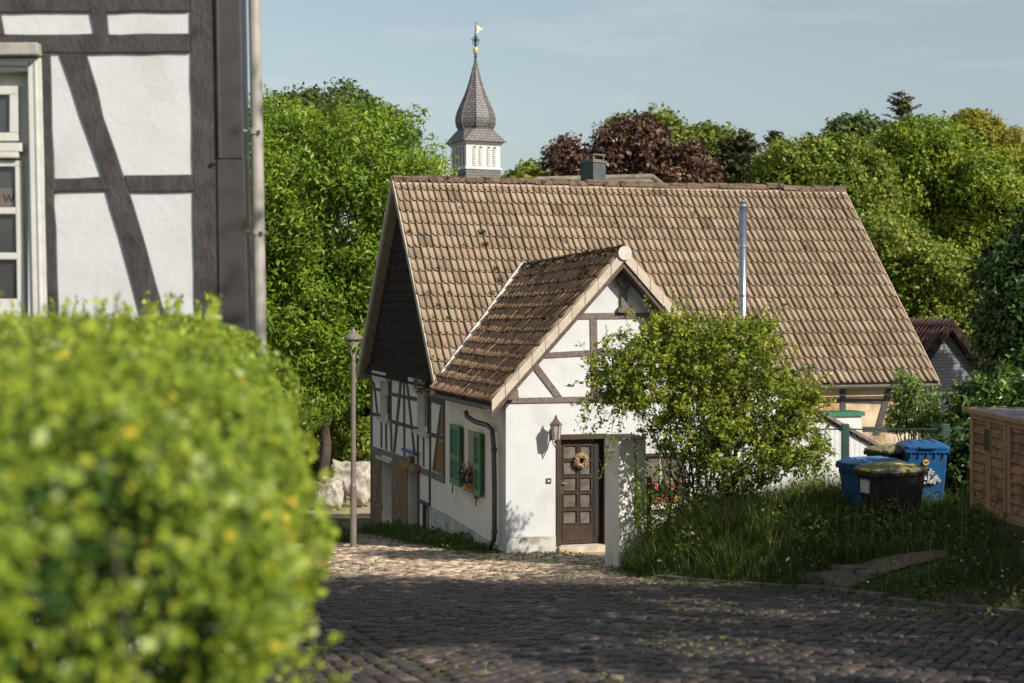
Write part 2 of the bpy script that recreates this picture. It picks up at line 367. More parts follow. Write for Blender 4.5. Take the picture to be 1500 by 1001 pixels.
class MB:
    def __init__(s):
        s.v, s.f = [], []
    def add(s, verts, faces):
        b = len(s.v)
        s.v += [tuple(p) for p in verts]
        s.f += [tuple(i + b for i in f) for f in faces]
        return s
    def box(s, x0, x1, y0, y1, z0, z1, mx=None):
        vs = [Vector((x, y, z)) for z in (z0, z1) for y in (y0, y1) for x in (x0, x1)]
        if mx is not None: vs = [mx @ p for p in vs]
        return s.add(vs, [(0, 2, 3, 1), (4, 5, 7, 6), (0, 1, 5, 4), (2, 6, 7, 3), (0, 4, 6, 2), (1, 3, 7, 5)])
    def hexa(s, bottom, top):
        """closed prism between two loops with the same number of points"""
        n = len(bottom)
        s.add(list(bottom) + list(top), [tuple(range(n))[::-1], tuple(range(n, 2 * n))] + [(i, (i + 1) % n, n + (i + 1) % n, n + i) for i in range(n)])
        return s
    def tube(s, pts, r, seg=10, cap=True):
        pts = [Vector(p) for p in pts]
        rs = r if isinstance(r, (list, tuple)) else [r] * len(pts)
        rings = []
        prev = None
        for i, p in enumerate(pts):
            d = (pts[min(i + 1, len(pts) - 1)] - pts[max(i - 1, 0)]).normalized()
            a = Vector((0, 0, 1)) if abs(d.z) < 0.95 else Vector((1, 0, 0))
            if prev is not None: a = prev
            x = (a - d * a.dot(d)).normalized()
            prev = x
            y = d.cross(x)
            rings.append([p + (x * math.cos(2 * math.pi * k / seg) + y * math.sin(2 * math.pi * k / seg)) * rs[i] for k in range(seg)])
        vs = [q for rg in rings for q in rg]
        fs = []
        for i in range(len(rings) - 1):
            for k in range(seg):
                k2 = (k + 1) % seg
                fs.append((i * seg + k, i * seg + k2, (i + 1) * seg + k2, (i + 1) * seg + k))
        if cap:
            fs.append(tuple(range(seg))[::-1]); fs.append(tuple((len(rings) - 1) * seg + k for k in range(seg)))
        return s.add(vs, fs)
    def lathe(s, prof, c, seg=16, rot=0.0):
        """prof = [(r, z)], closed at both ends"""
        vs, fs = [], []
        for r, z in prof:
            for k in range(seg):
                a = rot + 2 * math.pi * k / seg
                vs.append((c[0] + r * math.cos(a), c[1] + r * math.sin(a), c[2] + z))
        for i in range(len(prof) - 1):
            for k in range(seg):
                k2 = (k + 1) % seg
                fs.append((i * seg + k, i * seg + k2, (i + 1) * seg + k2, (i + 1) * seg + k))
        fs.append(tuple(range(seg))[::-1]); fs.append(tuple((len(prof) - 1) * seg + k for k in range(seg)))
        return s.add(vs, fs)
    def build(s, name, m, parent=None, world_coords=True, smooth=False, bevel=0.0, label=None):
        me = bpy.data.meshes.new(name)
        me.from_pydata(s.v, [], s.f)
        me.materials.append(M[m] if isinstance(m, str) else m)
        import bmesh
        bm = bmesh.new(); bm.from_mesh(me)
        bmesh.ops.recalc_face_normals(bm, faces=bm.faces)
        bm.to_mesh(me); bm.free()
        if smooth:
            me.polygons.foreach_set("use_smooth", [True] * len(me.polygons))
        o = bpy.data.objects.new(name, me)
        COL.objects.link(o)
        if bevel:
            b = o.modifiers.new("bevel", 'BEVEL')
            b.width = bevel; b.segments = 2; b.limit_method = 'ANGLE'
        attach(o, parent, world_coords)
        if label: o["label"] = label
        return o

def np_mesh(name, verts, faces, m, parent=None, world_coords=True, tint=None, smooth=False):
    """verts (n,3), faces (m,k) with one k; tint per face"""
    me = bpy.data.meshes.new(name)
    nv, nf, k = len(verts), len(faces), faces.shape[1]
    me.vertices.add(nv)
    me.vertices.foreach_set("co", np.ascontiguousarray(verts, dtype=np.float32).ravel())
    me.loops.add(nf * k)
    me.loops.foreach_set("vertex_index", np.ascontiguousarray(faces, dtype=np.int32).ravel())
    me.polygons.add(nf)
    me.polygons.foreach_set("loop_start", np.arange(0, nf * k, k, dtype=np.int32))
    if smooth:
        me.polygons.foreach_set("use_smooth", np.ones(nf, dtype=bool))
    me.update(calc_edges=True)
    if tint is not None:
        a = me.attributes.new("tint", 'FLOAT', 'FACE')
        a.data.foreach_set("value", np.ascontiguousarray(tint, dtype=np.float32))
    me.materials.append(M[m] if isinstance(m, str) else m)
    o = bpy.data.objects.new(name, me)
    COL.objects.link(o)
    attach(o, parent, world_coords)
    return o

def at(px, py, Y):
    return Vector(((px - CX) / F * Y, Y, (HY - py) / F * Y))

class Plane:
    """vertical plane through O (x, y) with horizontal axis a and outward normal n"""
    def __init__(s, O, a, n):
        s.O, s.a, s.n = Vector(O), Vector(a).normalized(), Vector(n).normalized()
    def hit(s, px, py):
        d = Vector(((px - CX) / F, 1.0))
        k = s.O.dot(s.n) / d.dot(s.n)
        p = d * k
        return ((p - s.O).dot(s.a), (HY - py) / F * k)
    def pt(s, t, z, off=0.0):
        p = s.O + s.a * t + s.n * off
        return Vector((p.x, p.y, z))
    def px(s, px, py, off=0.0):
        return s.pt(*s.hit(px, py), off)
    def poly(s, mb, pts, d0, d1, pixels=True):
        q = [s.hit(*p) if pixels else p for p in pts]
        mb.hexa([s.pt(t, z, d0) for t, z in q], [s.pt(t, z, d1) for t, z in q])
        return mb
    def rect(s, mb, t0, t1, z0, z1, d0, d1):
        return s.poly(mb, [(t0, z0), (t1, z0), (t1, z1), (t0, z1)], d0, d1, False)
    def hole(s, p, q):
        """t and z ranges of a rectangle given by its pixel corners"""
        a, b, c, d = s.hit(p[0], p[1]), s.hit(q[0], q[1]), s.hit(p[0], q[1]), s.hit(q[0], p[1])
        t = sorted(((a[0] + c[0]) / 2, (b[0] + d[0]) / 2))
        return [t[0], t[1], None, None]

def wall_cells(pl, mb, t0, t1, z0, z1, holes, thick):
    """a wall slab with rectangular openings, outer face on the plane"""
    ts = sorted({t0, t1, *[h[0] for h in holes], *[h[1] for h in holes]})
    zs = sorted({z0, z1, *[h[2] for h in holes], *[h[3] for h in holes]})
    ts = [t for t in ts if t0 <= t <= t1]; zs = [z for z in zs if z0 <= z <= z1]
    idx = {}
    def vid(i, j, k):
        if (i, j, k) not in idx:
            idx[(i, j, k)] = len(mb.v)
            mb.v.append(tuple(pl.pt(ts[i], zs[j], -thick if k else 0.0)))
        return idx[(i, j, k)]
    def solid(i, j):
        if i < 0 or j < 0 or i >= len(ts) - 1 or j >= len(zs) - 1: return False
        tc, zc = (ts[i] + ts[i + 1]) / 2, (zs[j] + zs[j + 1]) / 2
        return not any(h[0] < tc < h[1] and h[2] < zc < h[3] for h in holes)
    for i in range(len(ts) - 1):
        for j in range(len(zs) - 1):
            if not solid(i, j): continue
            for k in (0, 1):
                mb.f.append((vid(i, j, k), vid(i + 1, j, k), vid(i + 1, j + 1, k), vid(i, j + 1, k)))
            if not solid(i - 1, j): mb.f.append((vid(i, j, 0), vid(i, j + 1, 0), vid(i, j + 1, 1), vid(i, j, 1)))
            if not solid(i + 1, j): mb.f.append((vid(i + 1, j, 0), vid(i + 1, j + 1, 0), vid(i + 1, j + 1, 1), vid(i + 1, j, 1)))
            if not solid(i, j - 1): mb.f.append((vid(i, j, 0), vid(i + 1, j, 0), vid(i + 1, j, 1), vid(i, j, 1)))
            if not solid(i, j + 1): mb.f.append((vid(i, j + 1, 0), vid(i + 1, j + 1, 0), vid(i + 1, j + 1, 1), vid(i, j + 1, 1)))
    return mb

# ------------------------------------------------------------------ terrain
KERB = np.array([(9.0, -12), (8.0, 0), (7.1, 8), (5.16, 15.6), (3.48, 19.2), (2.72, 19.95), (1.93, 20.9), (1.58, 22.0), (1.62, 23.0), (2.0, 25.0), (2.6, 27.6), (6.0, 29.0)])

def kerb_dist(x, y):
    """distance to the kerb line, positive on the bank side (right of it)"""
    x, y = np.asarray(x, float), np.asarray(y, float)
    best = np.full(x.shape, 1e9); sign = np.ones(x.shape)
    for (ax, ay), (bx, by) in zip(KERB[:-1], KERB[1:]):
        ex, ey = bx - ax, by - ay
        t = np.clip(((x - ax) * ex + (y - ay) * ey) / (ex * ex + ey * ey), 0, 1)
        dx, dy = x - ax - t * ex, y - ay - t * ey
        d = np.hypot(dx, dy)
        c = ex * (y - ay) - ey * (x - ax)
        m = d < best - 1e-9
        best = np.where(m, d, best); sign = np.where(m, np.where(c < 0, 1.0, -1.0), sign)
    return best * sign

def road_z(y):
    y = np.asarray(y, float)
    a = -1.6 - 0.1026 * y
    yy = np.clip(y, -60, 46.5)
    z = np.where(yy < 0, -1.6 - 0.05 * yy, -1.6 - 0.1026 * yy)
    return np.where(y > 46.5, -6.371 - 0.12 * (1 - np.exp(-(y - 46.5) / 4)), z)

def ground_z(x, y):
    x, y = np.asarray(x, float), np.asarray(y, float)
    d = kerb_dist(x, y)
    bank = 1.0 * (1 - np.exp(-np.clip(d, 0, None) / 1.75))
    bump = 0.04 * np.sin(x * 1.7 + 0.6 * y) * np.sin(y * 1.3 - x) * np.clip(d, 0, 1)
    fade = np.clip((36 - y) / 8, 0, 1)
    ter = 0.42 * np.clip((x - 5.2) / .8, 0, 1) * np.clip((20.8 - y) / 1.0, 0, 1) * np.clip((y - 13.5) / 2.5, 0, 1) * np.clip(d / 1.0, 0, 1)
    return road_z(y) + (bank + bump) * fade + ter

def G(x, y): return float(ground_z(x, y))

def ground_hit(px, py):
    dx, dz = (px - CX) / F, (HY - py) / F
    Y = np.linspace(3, 120, 8000)
    d = Y * dz - ground_z(Y * dx, Y)
    i = int(np.argmax(d < 0))
    return Vector((Y[i] * dx, Y[i], G(Y[i] * dx, Y[i])))

def grid_sheet(name, xs, ys, zf, m, dz=0.0, keep=None):
    X, Y = np.meshgrid(xs, ys)
    Z = zf(X, Y) + dz
    v = np.stack([X.ravel(), Y.ravel(), Z.ravel()], 1)
    nx = len(xs)
    i, j = np.meshgrid(np.arange(nx - 1), np.arange(len(ys) - 1))
    a = (j * nx + i).ravel()
    f = np.stack([a, a + 1, a + 1 + nx, a + nx], 1)
    if keep is not None:
        c = v[f].mean(1)
        f = f[keep(c[:, 0], c[:, 1])]
    return np_mesh(name, v, f, m, smooth=True)

xs = np.concatenate([[-600, -300, -150, -80, -50, -35, -25, -18], np.arange(-14, 16.1, 0.35), [18, 22, 28, 36, 50, 80, 150, 300, 600]])
ys = np.concatenate([[-300, -120, -60, -30, -15], np.arange(-8, 45, 0.35), [47, 50, 54, 60, 68, 80, 100, 140, 220, 400, 900]])
tag(grid_sheet("ground", xs, ys, ground_z, 'soil'), kind="structure")

OC = Vector((-0.107, 27.0))                       # front left corner of the cottage
def house_ts(x, y):
    dx, dy = np.asarray(x) - OC.x, np.asarray(y) - OC.y
    return dx * U2.x + dy * U2.y, dx * V2.x + dy * V2.y
def in_house(x, y, m=0.0):
    t, s = house_ts(x, y)
    return (t > -m) & (s > -m)
def on_road(x, y):
    t, s = house_ts(x, y)
    left = np.where(np.asarray(y) < 26, -4.6, -4.6 - 0.25 * (np.asarray(y) - 26))
    near_wall = (s > -0.1) & (t > -0.75)
    door_path = (t > 1.0) & (s > -1.3) 
    return (kerb_dist(x, y) < -0.06) & (np.asarray(x) > left) & ~near_wall & ~door_path & (np.asarray(y) < 44)

tag(grid_sheet("road", np.arange(-9.5, 9, 0.25), np.arange(-8, 44, 0.25), lambda x, y: road_z(y), 'joint', 0.006,
               lambda x, y: (kerb_dist(x, y) < 0.05) & (x > -8.5) & ~in_house(x, y, 0.3) & (y - .45 * x < 20.5)), kind="structure")
tag(grid_sheet("road", np.arange(-9.5, 9, 0.25), np.arange(-8, 44, 0.25), lambda x, y: road_z(y), 'sandjoint', 0.006,
               lambda x, y: (kerb_dist(x, y) < 0.05) & (x > -8.5) & ~in_house(x, y, 0.3) & (y - .45 * x >= 20.5)), kind="structure")
tag(grid_sheet("footpath", np.arange(-1, 4, 0.2), np.arange(24, 29, 0.2), lambda x, y: road_z(y), 'doorpath', 0.012,
               lambda x, y: (house_ts(x, y)[0] > 0.9) & (house_ts(x, y)[1] > -1.5) & (house_ts(x, y)[1] < 0.3) & (kerb_dist(x, y) < 0.4)), kind="structure")
tag(grid_sheet("lawn", np.arange(-16, -4, 0.6), np.arange(52, 62, 0.6), lambda x, y: road_z(y) + 0.03, 'lawn', 0.0), kind="structure")
tag(grid_sheet("lane", np.arange(-20, -2, 0.6), np.arange(43.6, 51.6, 0.6), lambda x, y: road_z(y), 'doorpath', 0.02), kind="structure")

# cobbles: every stone a bevelled block standing in the joint sheet
def cobbles():
    def field(dirx, diry, ox, oy, r0, r1, c0, c1, keep, lrow, wcol, seed):
        rg = np.random.default_rng(seed)
        out = []
        rows = np.arange(c0, c1, wcol)
        for ri, c in enumerate(rows):
            a = r0 + rg.uniform(0, lrow)
            la = []
            while a < r1:
                ln = lrow * rg.uniform(0.78, 1.28)
                la.append((a, ln)); a += ln
            la = np.array(la)
            ac = la[:, 0] + la[:, 1] / 2
            w = 0.02 * np.sin(ac * 0.9 + c * 0.4) + 0.05 * np.sin(ac * 0.23)
            cc = c + wcol / 2 + w
            out.append(np.stack([ac, cc, la[:, 1], np.full(len(la), wcol)], 1))
        s = np.concatenate(out)
        x = ox + s[:, 0] * dirx + s[:, 1] * diry
        y = oy + s[:, 0] * diry - s[:, 1] * dirx
        k = keep(x, y)
        return x[k], y[k], s[k, 2], s[k, 3], np.full(k.sum(), math.atan2(diry, dirx))
    gut = lambda x, y: (x + 0.49) + 0.303 * (y - 11.2)          # gutter line, positive right of it
    A = field(0.42, 0.907, 0, 14, -14, 30, -14, 14, lambda x, y: on_road(x, y) & (gut(x, y) > 0.06) & (y > 7) & (y < 34), 0.175, 0.142, 1)
    B = field(-0.29, 0.957, 0, 14, -12, 30, -9, 12, lambda x, y: on_road(x, y) & (gut(x, y) <= 0.0) & (y > 9) & (y < 38) & (x > -6), 0.185, 0.155, 2)
    x, y, L, W, ang = [np.concatenate(p) for p in zip(A, B)]
    n = len(x)
    g = 0.009
    hl, hw = (L / 2 - g)[:, None], (W / 2 - g)[:, None]
    base = np.array([(-1, -1), (1, -1), (1, 1), (-1, 1)], float)
    jit = lambda s: RNG.normal(0, s, (n, 4))
    j1, j2 = jit(0.007), jit(0.007)
    lx0 = base[:, 0] * hl + j1; ly0 = base[:, 1] * hw + j2
    ins = 0.016
    lx1 = base[:, 0] * (hl - ins) + j1; ly1 = base[:, 1] * (hw - ins) + j2
    ang = ang + RNG.normal(0, 0.035, n)
    ca, sa = np.cos(ang)[:, None], np.sin(ang)[:, None]
    h = (0.028 + RNG.normal(0, 0.006, n))[:, None]
    tx, ty = RNG.normal(0, 0.022, (n, 1)), RNG.normal(0, 0.022, (n, 1))
    def put(lx, ly, top):
        X = x[:, None] + lx * ca - ly * sa; Y = y[:, None] + lx * sa + ly * ca
        Z = road_z(Y) + (h * top + (lx * tx + ly * ty) if top > 0 else -0.02)
        return np.stack([X, Y, Z], 2)
    R0, R1, R2 = put(lx0, ly0, 0), put(lx0, ly0, 0.55), put(lx1, ly1, 1.0)
    c = R2.mean(1, keepdims=True) + np.array([0, 0, 0.004])
    V = np.concatenate([R0, R1, R2, c], 1).reshape(-1, 3)
    fs = []
    for i in range(4):
        k = (i + 1) % 4
        fs += [(i, k, 4 + k), (i, 4 + k, 4 + i), (4 + i, 4 + k, 8 + k), (4 + i, 8 + k, 8 + i), (8 + i, 8 + k, 12)]
    fs = np.array(fs)
    Fc = (np.arange(n)[:, None, None] * 13 + fs[None]).reshape(-1, 3)
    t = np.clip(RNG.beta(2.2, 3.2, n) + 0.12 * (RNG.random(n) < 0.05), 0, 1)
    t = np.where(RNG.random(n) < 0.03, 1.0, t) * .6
    worn = np.clip((y - 18.6 - .55 * x + .9 * np.sin(1.3 * x + .7 * y) * np.sin(.9 * y - .8 * x)) / 4.2, 0, 1)  # worn sandy stones; contrast of sunlit and shaded road is painted in too
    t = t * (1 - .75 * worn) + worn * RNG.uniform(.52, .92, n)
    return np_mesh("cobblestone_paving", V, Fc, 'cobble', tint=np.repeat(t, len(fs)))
tag(cobbles(), kind="structure")

# kerb stones along the bank
kb = MB()
kp = [Vector(p) for p in KERB[1:7]]
for a, b in zip(kp[:-1], kp[1:]):
    n = max(1, int((b - a).length / 0.55))
    for i in range(n):
        p, q = a.lerp(b, i / n), a.lerp(b, (i + 1) / n - 0.025)
        d = (q - p).normalized(); nn = Vector((d.y, -d.x))
        w = 0.15 + random.uniform(-0.02, 0.02); h = 0.085 + random.uniform(-0.025, 0.02)
        loop = [p, q, q + nn * w, p + nn * w]
        off = [Vector((random.uniform(-.015, .015), random.uniform(-.015, .015))) for _ in range(4)]
        kb.hexa([Vector((v.x + o.x, v.y + o.y, float(road_z(v.y)) - 0.1)) for v, o in zip(loop, off)],
                [Vector((v.x + o.x, v.y + o.y, float(road_z(v.y)) + h + random.uniform(-.008, .008))) for v, o in zip(loop, off)])
tag(kb.build("kerb", 'kerbstone', bevel=0.015), kind="structure")

# ------------------------------------------------------------------ foliage helpers
def leaf_mesh(name, pts, nrm, size, m, parent=None, aspect=0.55, rng=None, tint=None, spread=0.9, fold=0.18, dirs=None):
    rng = rng or RNG
    n = len(pts)
    N = nrm + rng.normal(0, spread, (n, 3))
    N /= np.linalg.norm(N, axis=1, keepdims=True) + 1e-9
    A = rng.normal(0, 1, (n, 3)) if dirs is None else dirs + rng.normal(0, 0.35, (n, 3))
    A -= N * (A * N).sum(1, keepdims=True)
    A /= np.linalg.norm(A, axis=1, keepdims=True) + 1e-9
    B = np.cross(N, A)
    s = (size * rng.uniform(0.5, 1.5, n))[:, None]
    v0 = pts - A * s * 0.5
    v1 = pts + B * s * aspect * 0.5 - A * s * 0.05 + N * s * fold * 0.5
    v2 = pts + A * s * 0.5
    v3 = pts - B * s * aspect * 0.5 - A * s * 0.05 + N * s * fold * 0.5
    V = np.stack([v0, v1, v2, v3], 1).reshape(-1, 3)
    Fc = np.arange(4 * n).reshape(n, 4)
    if tint is None: tint = rng.beta(2.2, 2.2, n)
    return np_mesh(name, V, Fc, m, parent, True, np.clip(tint, 0, 1))

def crown_points(blobs, n_clump, per, rc, rng, shell=0.62, squash=0.75, lowcut=None):
    """leaf positions grouped in clumps through the outer part of ellipsoids"""
    B = np.array(blobs, float)
    w = (B[:, 3] * B[:, 4] * B[:, 5]) ** (2 / 3)
    k = rng.choice(len(B), n_clump, p=w / w.sum())
    d = rng.normal(0, 1, (n_clump, 3)); d /= np.linalg.norm(d, axis=1, keepdims=True)
    ph = rng.uniform(0, 6.28, 6)
    lump = 1 + 0.10 * np.sin(3.1 * d[:, 0] + 2.2 * d[:, 2] + ph[0] + k) + 0.09 * np.sin(5.3 * d[:, 1] + 4.1 * d[:, 2] + ph[1]) + 0.07 * np.sin(8 * d[:, 2] + 7 * d[:, 0] + ph[2])
    r = rng.uniform(shell, 1.0, n_clump) ** 0.7 * lump
    C = B[k, :3] + d * B[k, 3:6] * r[:, None]
    cr = rc * rng.uniform(0.55, 1.35, n_clump)
    q = rng.normal(0, 1, (n_clump, per, 3))
    q /= np.linalg.norm(q, axis=2, keepdims=True)
    q *= rng.uniform(0.15, 1, (n_clump, per, 1)) ** 0.5
    P = C[:, None] + q * cr[:, None, None] * np.array([1, 1, squash])
    Nn = q + d[:, None] * 0.5 + np.array([0, 0, 0.35])
    ct = rng.normal(0, 0.17, n_clump)[:, None]
    T = rng.beta(2.5, 2.5, (n_clump, per)) * 0.7 + 0.15 + ct
    return P.reshape(-1, 3), Nn.reshape(-1, 3), T.ravel()

def limb(mb, p, q, r0, r1, rng, bend=0.12, seg=7, k=5):
    p, q = Vector(p), Vector(q)
    L = (q - p).length
    pts = [p.lerp(q, i / k) + Vector(rng.normal(0, bend * L * 0.25, 3)) * (0 if i in (0, k) else 1) for i in range(k + 1)]
    mb.tube(pts, [r0 + (r1 - r0) * i / k for i in range(k + 1)], seg)

def tree(name, label, cat, base, blobs, m, n_clump, per, rc, size, trunk_r=0.25, seed=1, group=None, aspect=0.55, shell=0.62, limbs=7, trunk_top=None):
    rng = np.random.default_rng(seed)
    root = empty(name, base, label, cat, group)
    B = np.array(blobs, float)
    top = Vector(B[np.argmax(B[:, 2])][:3])
    c = Vector(B[:, :3].mean(0))
    mb = MB()
    tt = trunk_top or Vector((c.x, c.y, c.z + 0.3 * B[:, 5].mean()))
    limb(mb, Vector(base) - Vector((0, 0, 0.4)), tt, trunk_r, trunk_r * 0.35, rng, 0.05, 10, 8)
    for i in range(limbs):
        b = B[i % len(B)]
        st = Vector(base).lerp(tt, rng.uniform(0.35, 0.9))
        d = rng.normal(0, 1, 3); d /= np.linalg.norm(d); d[2] = abs(d[2])
        en = Vector(b[:3] + d * b[3:6] * 0.8)
        limb(mb, st, en, trunk_r * 0.4, trunk_r * 0.07, rng, 0.18)
    mb.build("trunk", 'bark', root, smooth=True)
    P, Nn, T = crown_points(blobs, n_clump, per, rc, rng, shell)
    leaf_mesh("crown", P, Nn, size, m, root, aspect, rng, T)
    return root

def pblob(px, py, rx, ry, Y, rd=None):
    c = at(px, py, Y)
    sx = rx / F * Y; sz = ry / F * Y
    return (c.x, c.y, c.z, sx, rd or sx, sz)

# ------------------------------------------------------------------ the white cottage
PF = Plane(OC, U2, -V2)                                   # front of the porch wing
PL = Plane(OC, V2, -U2)                                   # left side wall of wing and main house
PM = Plane(OC + V2 * 4.5, U2, -V2)                        # front wall of the main house
def HP(t, s, z):
    p = OC + U2 * t + V2 * s
    return Vector((p.x, p.y, z))
c4 = lambda x, y: (490 + x / 3.336, 540 + y / 3.336)      # left wall detail coordinates
RS, RZ, EZ, SL = 8.5, 2.84, -1.66, 1.045                   # ridge position, ridge height, eave height, roof slope
MT1 = 10.84                                                # length of the main house
cot = empty("cottage", HP(0, 0, G(OC.x, OC.y)), "white half-timbered cottage with steep brown tiled roof and gabled wing on the cobbled street", "house")

def rect_from(pl, p0, p1, swap=False):
    """pixel corners (upper left, lower right) to a t/z rectangle"""
    a, b = pl.hit(*p0), pl.hit(*p1)
    cen = [(p0[0] + p1[0]) / 2]
    t0, t1 = a[0], b[0]
    tm = (t0 + t1) / 2
    k = abs((p0[0] + p1[0]) / 2 - 0)
    zt = pl.hit((p0[0] + p1[0]) / 2, p0[1])[1]; zb = pl.hit((p0[0] + p1[0]) / 2, p1[1])[1]
    return [min(t0, t1), max(t0, t1), min(zt, zb), max(zt, zb)]

h_door = rect_from(PF, (814.5, 636), (889, 799))
h_fwin = rect_from(PF, (940, 664), (1003, 737))
l_win1 = rect_from(PL, c4(222, 52), c4(272, 243))
l_win2 = rect_from(PL, c4(404, 92), c4(464, 306))
l_low = rect_from(PL, c4(233, 455), c4(281, 760))
l_door = rect_from(PL, c4(362, 487), c4(411, 862))
l_sm = rect_from(PL, c4(441, 668), c4(468, 806))
l_green = rect_from(PL, c4(652, 305), c4(702, 600))
ZB = -7.0
w = MB()
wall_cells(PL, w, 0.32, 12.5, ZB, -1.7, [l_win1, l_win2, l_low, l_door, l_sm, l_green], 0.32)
w.build("side_wall", 'bouncewhite', cot)
w = MB()
wall_cells(PF, w, 0.0, 4.12, ZB, -1.52, [h_door, h_fwin], 0.32)
PF.poly(w, [(0.02, -1.52), (4.10, -1.52), (2.07, 0.70)], -0.30, 0.0, False)
PR = Plane(OC + U2 * 4.12, V2, U2)
wall_cells(PR, w, 0.32, 4.5, ZB, -1.72, [], 0.3)
wall_cells(PM, w, 4.0, MT1, ZB, -1.75, [], 0.3)
PB = Plane(OC + V2 * 12.5, U2, V2)
wall_cells(PB, w, 0.32, MT1, ZB, -1.75, [], 0.3)
PE = Plane(OC + U2 * MT1, V2, U2)
wall_cells(PE, w, 4.8, 12.2, ZB, -1.75, [], 0.3)
PE.poly(w, [(4.55, -1.75), (12.45, -1.75), (8.5, 2.6)], -0.3, 0.0, False)
w.build("wall", 'white', cot)
# dark inner shell so that openings look into a room
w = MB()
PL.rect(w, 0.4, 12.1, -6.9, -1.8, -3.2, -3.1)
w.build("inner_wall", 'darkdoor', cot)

# front timbers
def timbers(pl, polys, m, d=0.02, name="timber_beam"):
    for i, q in enumerate(polys):
        b = MB(); pl.poly(b, q, -0.02, d + 0.0015 * (i % 4))
        b.build(name, m, cot)
timbers(PF, [
    [(846, 459), (990, 457.5), (990, 466.5), (841, 467.5)],
    [(797, 517), (864, 513), (864, 521), (790, 525)], [(876, 512), (1005, 509), (1012, 517), (876, 520)],
    [(737, 583.5), (1058, 577), (1058, 586), (740, 591)],
    [(864, 467.5), (874, 467.5), (876, 580), (866, 580)], [(950, 467), (959, 467), (961, 578.5), (952, 579)],
    [(779, 538), (788, 534), (823, 581), (812, 581)], [(1030, 534), (1039, 538), (1004, 579), (995, 579)],
], 'timber_grey', 0.022)
b = MB()
PF.poly(b, [(908.5, 424), (917, 424), (918, 453), (908, 453)], -0.02, 0.06)
PF.poly(b, [(904, 451), (921, 451), (922, 458), (903, 458)], -0.02, 0.10)
for q in ([(901, 391), (907, 389), (914, 405), (908, 408)], [(921, 389), (927, 391), (920, 408), (914, 405)]):
    PF.poly(b, q, -0.02, 0.12)
c0 = PF.px(913.2, 411, 0.0)
n = 40; rr = 0.150
tz = PF.hit(913.2, 411)
def ring(r, off, tooth=0.0):
    return [PF.pt(tz[0] + (r - (tooth if k % 2 and abs(k) and (k > n / 2 - 1) else 0)) * math.cos(2 * math.pi * k / n), tz[1] + (r - (tooth if k % 2 and (k > n / 2 - 1) else 0)) * math.sin(2 * math.pi * k / n), off) for k in range(n)]
b.hexa(ring(rr, 0.05, 0.028), ring(rr, 0.125, 0.028))
kp_ = b.build("king_post", 'timber_grey', cot)
b = MB()
for dx, dz in ((0, -0.02), (-0.03, 0.012), (0.03, 0.012), (0.0, 0.035), (-0.02, -0.05), (0.02, -0.05)):
    PF.rect(b, tz[0] + dx - 0.008, tz[0] + dx + 0.008, tz[1] + dz - 0.008, tz[1] + dz + 0.008, 0.12, 0.129)
b.build("rosette_mark", 'ink', kp_)
b = MB(); PF.poly(b, [(741, 574), (752, 570), (753, 583), (738, 585)], 0.0, 0.30); b.build("corbel", 'timber_grey', cot)
b = MB(); PF.poly(b, [(741.5, 787), (814, 785.5), (814, 835), (741.5, 845)], -0.01, 0.018); b.build("front_plinth", 'plinth', cot)

# left wall: plinth, brick infill, timbers
b = MB(); PL.poly(b, [c4(470, 672), c4(552, 713), c4(795, 862), c4(797, 960), c4(470, 960)], 0.0, 0.035); b.build("plinth", 'greyplaster', cot)
for q_ in [[c4(184, 398), c4(232, 415), c4(232, 790), c4(184, 765)], [c4(282, 440), c4(356, 462), c4(356, 900), c4(282, 850)], [c4(232, 762), c4(282, 788), c4(282, 850), c4(232, 812)],
          [c4(528, 182), c4(534, 184), c4(534, 326), c4(511, 320)], [c4(508, 350), c4(534, 356), c4(534, 522), c4(492, 502)]]:
    b = MB(); PL.poly(b, q_, 0.0, 0.012); b.build("brick_infill", 'brick', cot)
L_dark = [
    [(178, 30), (187, 32), (187, 772), (178, 768)],
    [(190, 65), (197, 65), (217, 235), (209, 232)],
    [(187, 90), (222, 98), (222, 112), (187, 102)],
    [(280, 117), (402, 140), (402, 160), (280, 133)],
    [(187, 212), (222, 222), (222, 240), (187, 229)],
    [(278, 249), (404, 286), (404, 303), (278, 266)],
    [(473, 312), (534, 330), (534, 352), (473, 332)],
    [(272, 45), (280, 47), (280, 262), (272, 258)],
    [(320, 62), (331, 62), (298, 412), (288, 410)],
    [(338, 65), (345, 65), (347, 430), (340, 428)],
    [(352, 68), (360, 68), (397, 412), (388, 408)],
    [(406, 318), (413, 320), (413, 470), (406, 466)],
    [(434, 330), (440, 330), (440, 480), (434, 478)],
    [(465, 145), (473, 147), (473, 512), (465, 509)],
    [(228, 262), (234, 263), (234, 388), (228, 386)],
    [(250, 262), (256, 264), (258, 397), (252, 395)],
    [(274, 268), (281, 269), (284, 407), (277, 405)],
    [(519, 185), (528, 187), (492, 502), (481, 498)],
    [(534, 150), (541, 152), (541, 560), (534, 557)],
    [(473, 130), (534, 148), (534, 184), (473, 162)],
]
timbers(PL, [[c4(*p) for p in q] for q in L_dark], 'timber_dark', 0.016)
L_old = [
    [(180, 377), (352, 434), (352, 462), (180, 402)],
    [(415, 480), (541, 527), (541, 562), (415, 508)],
    [(222, 425), (231, 427), (193, 748), (184, 744)],
    [(285, 452), (297, 456), (341, 838), (328, 830)],
    [(187, 517), (231, 531), (231, 549), (187, 534)],
    [(283, 567), (350, 598), (350, 616), (283, 584)],
    [(187, 647), (233, 665), (233, 683), (187, 664)],
    [(283, 710), (350, 742), (350, 760), (283, 728)],
    [(350, 462), (360, 466), (360, 862), (350, 857)],
    [(176, 756), (312, 838), (312, 866), (176, 784)],
    [(230, 430), (284, 450), (284, 466), (230, 446)],
]
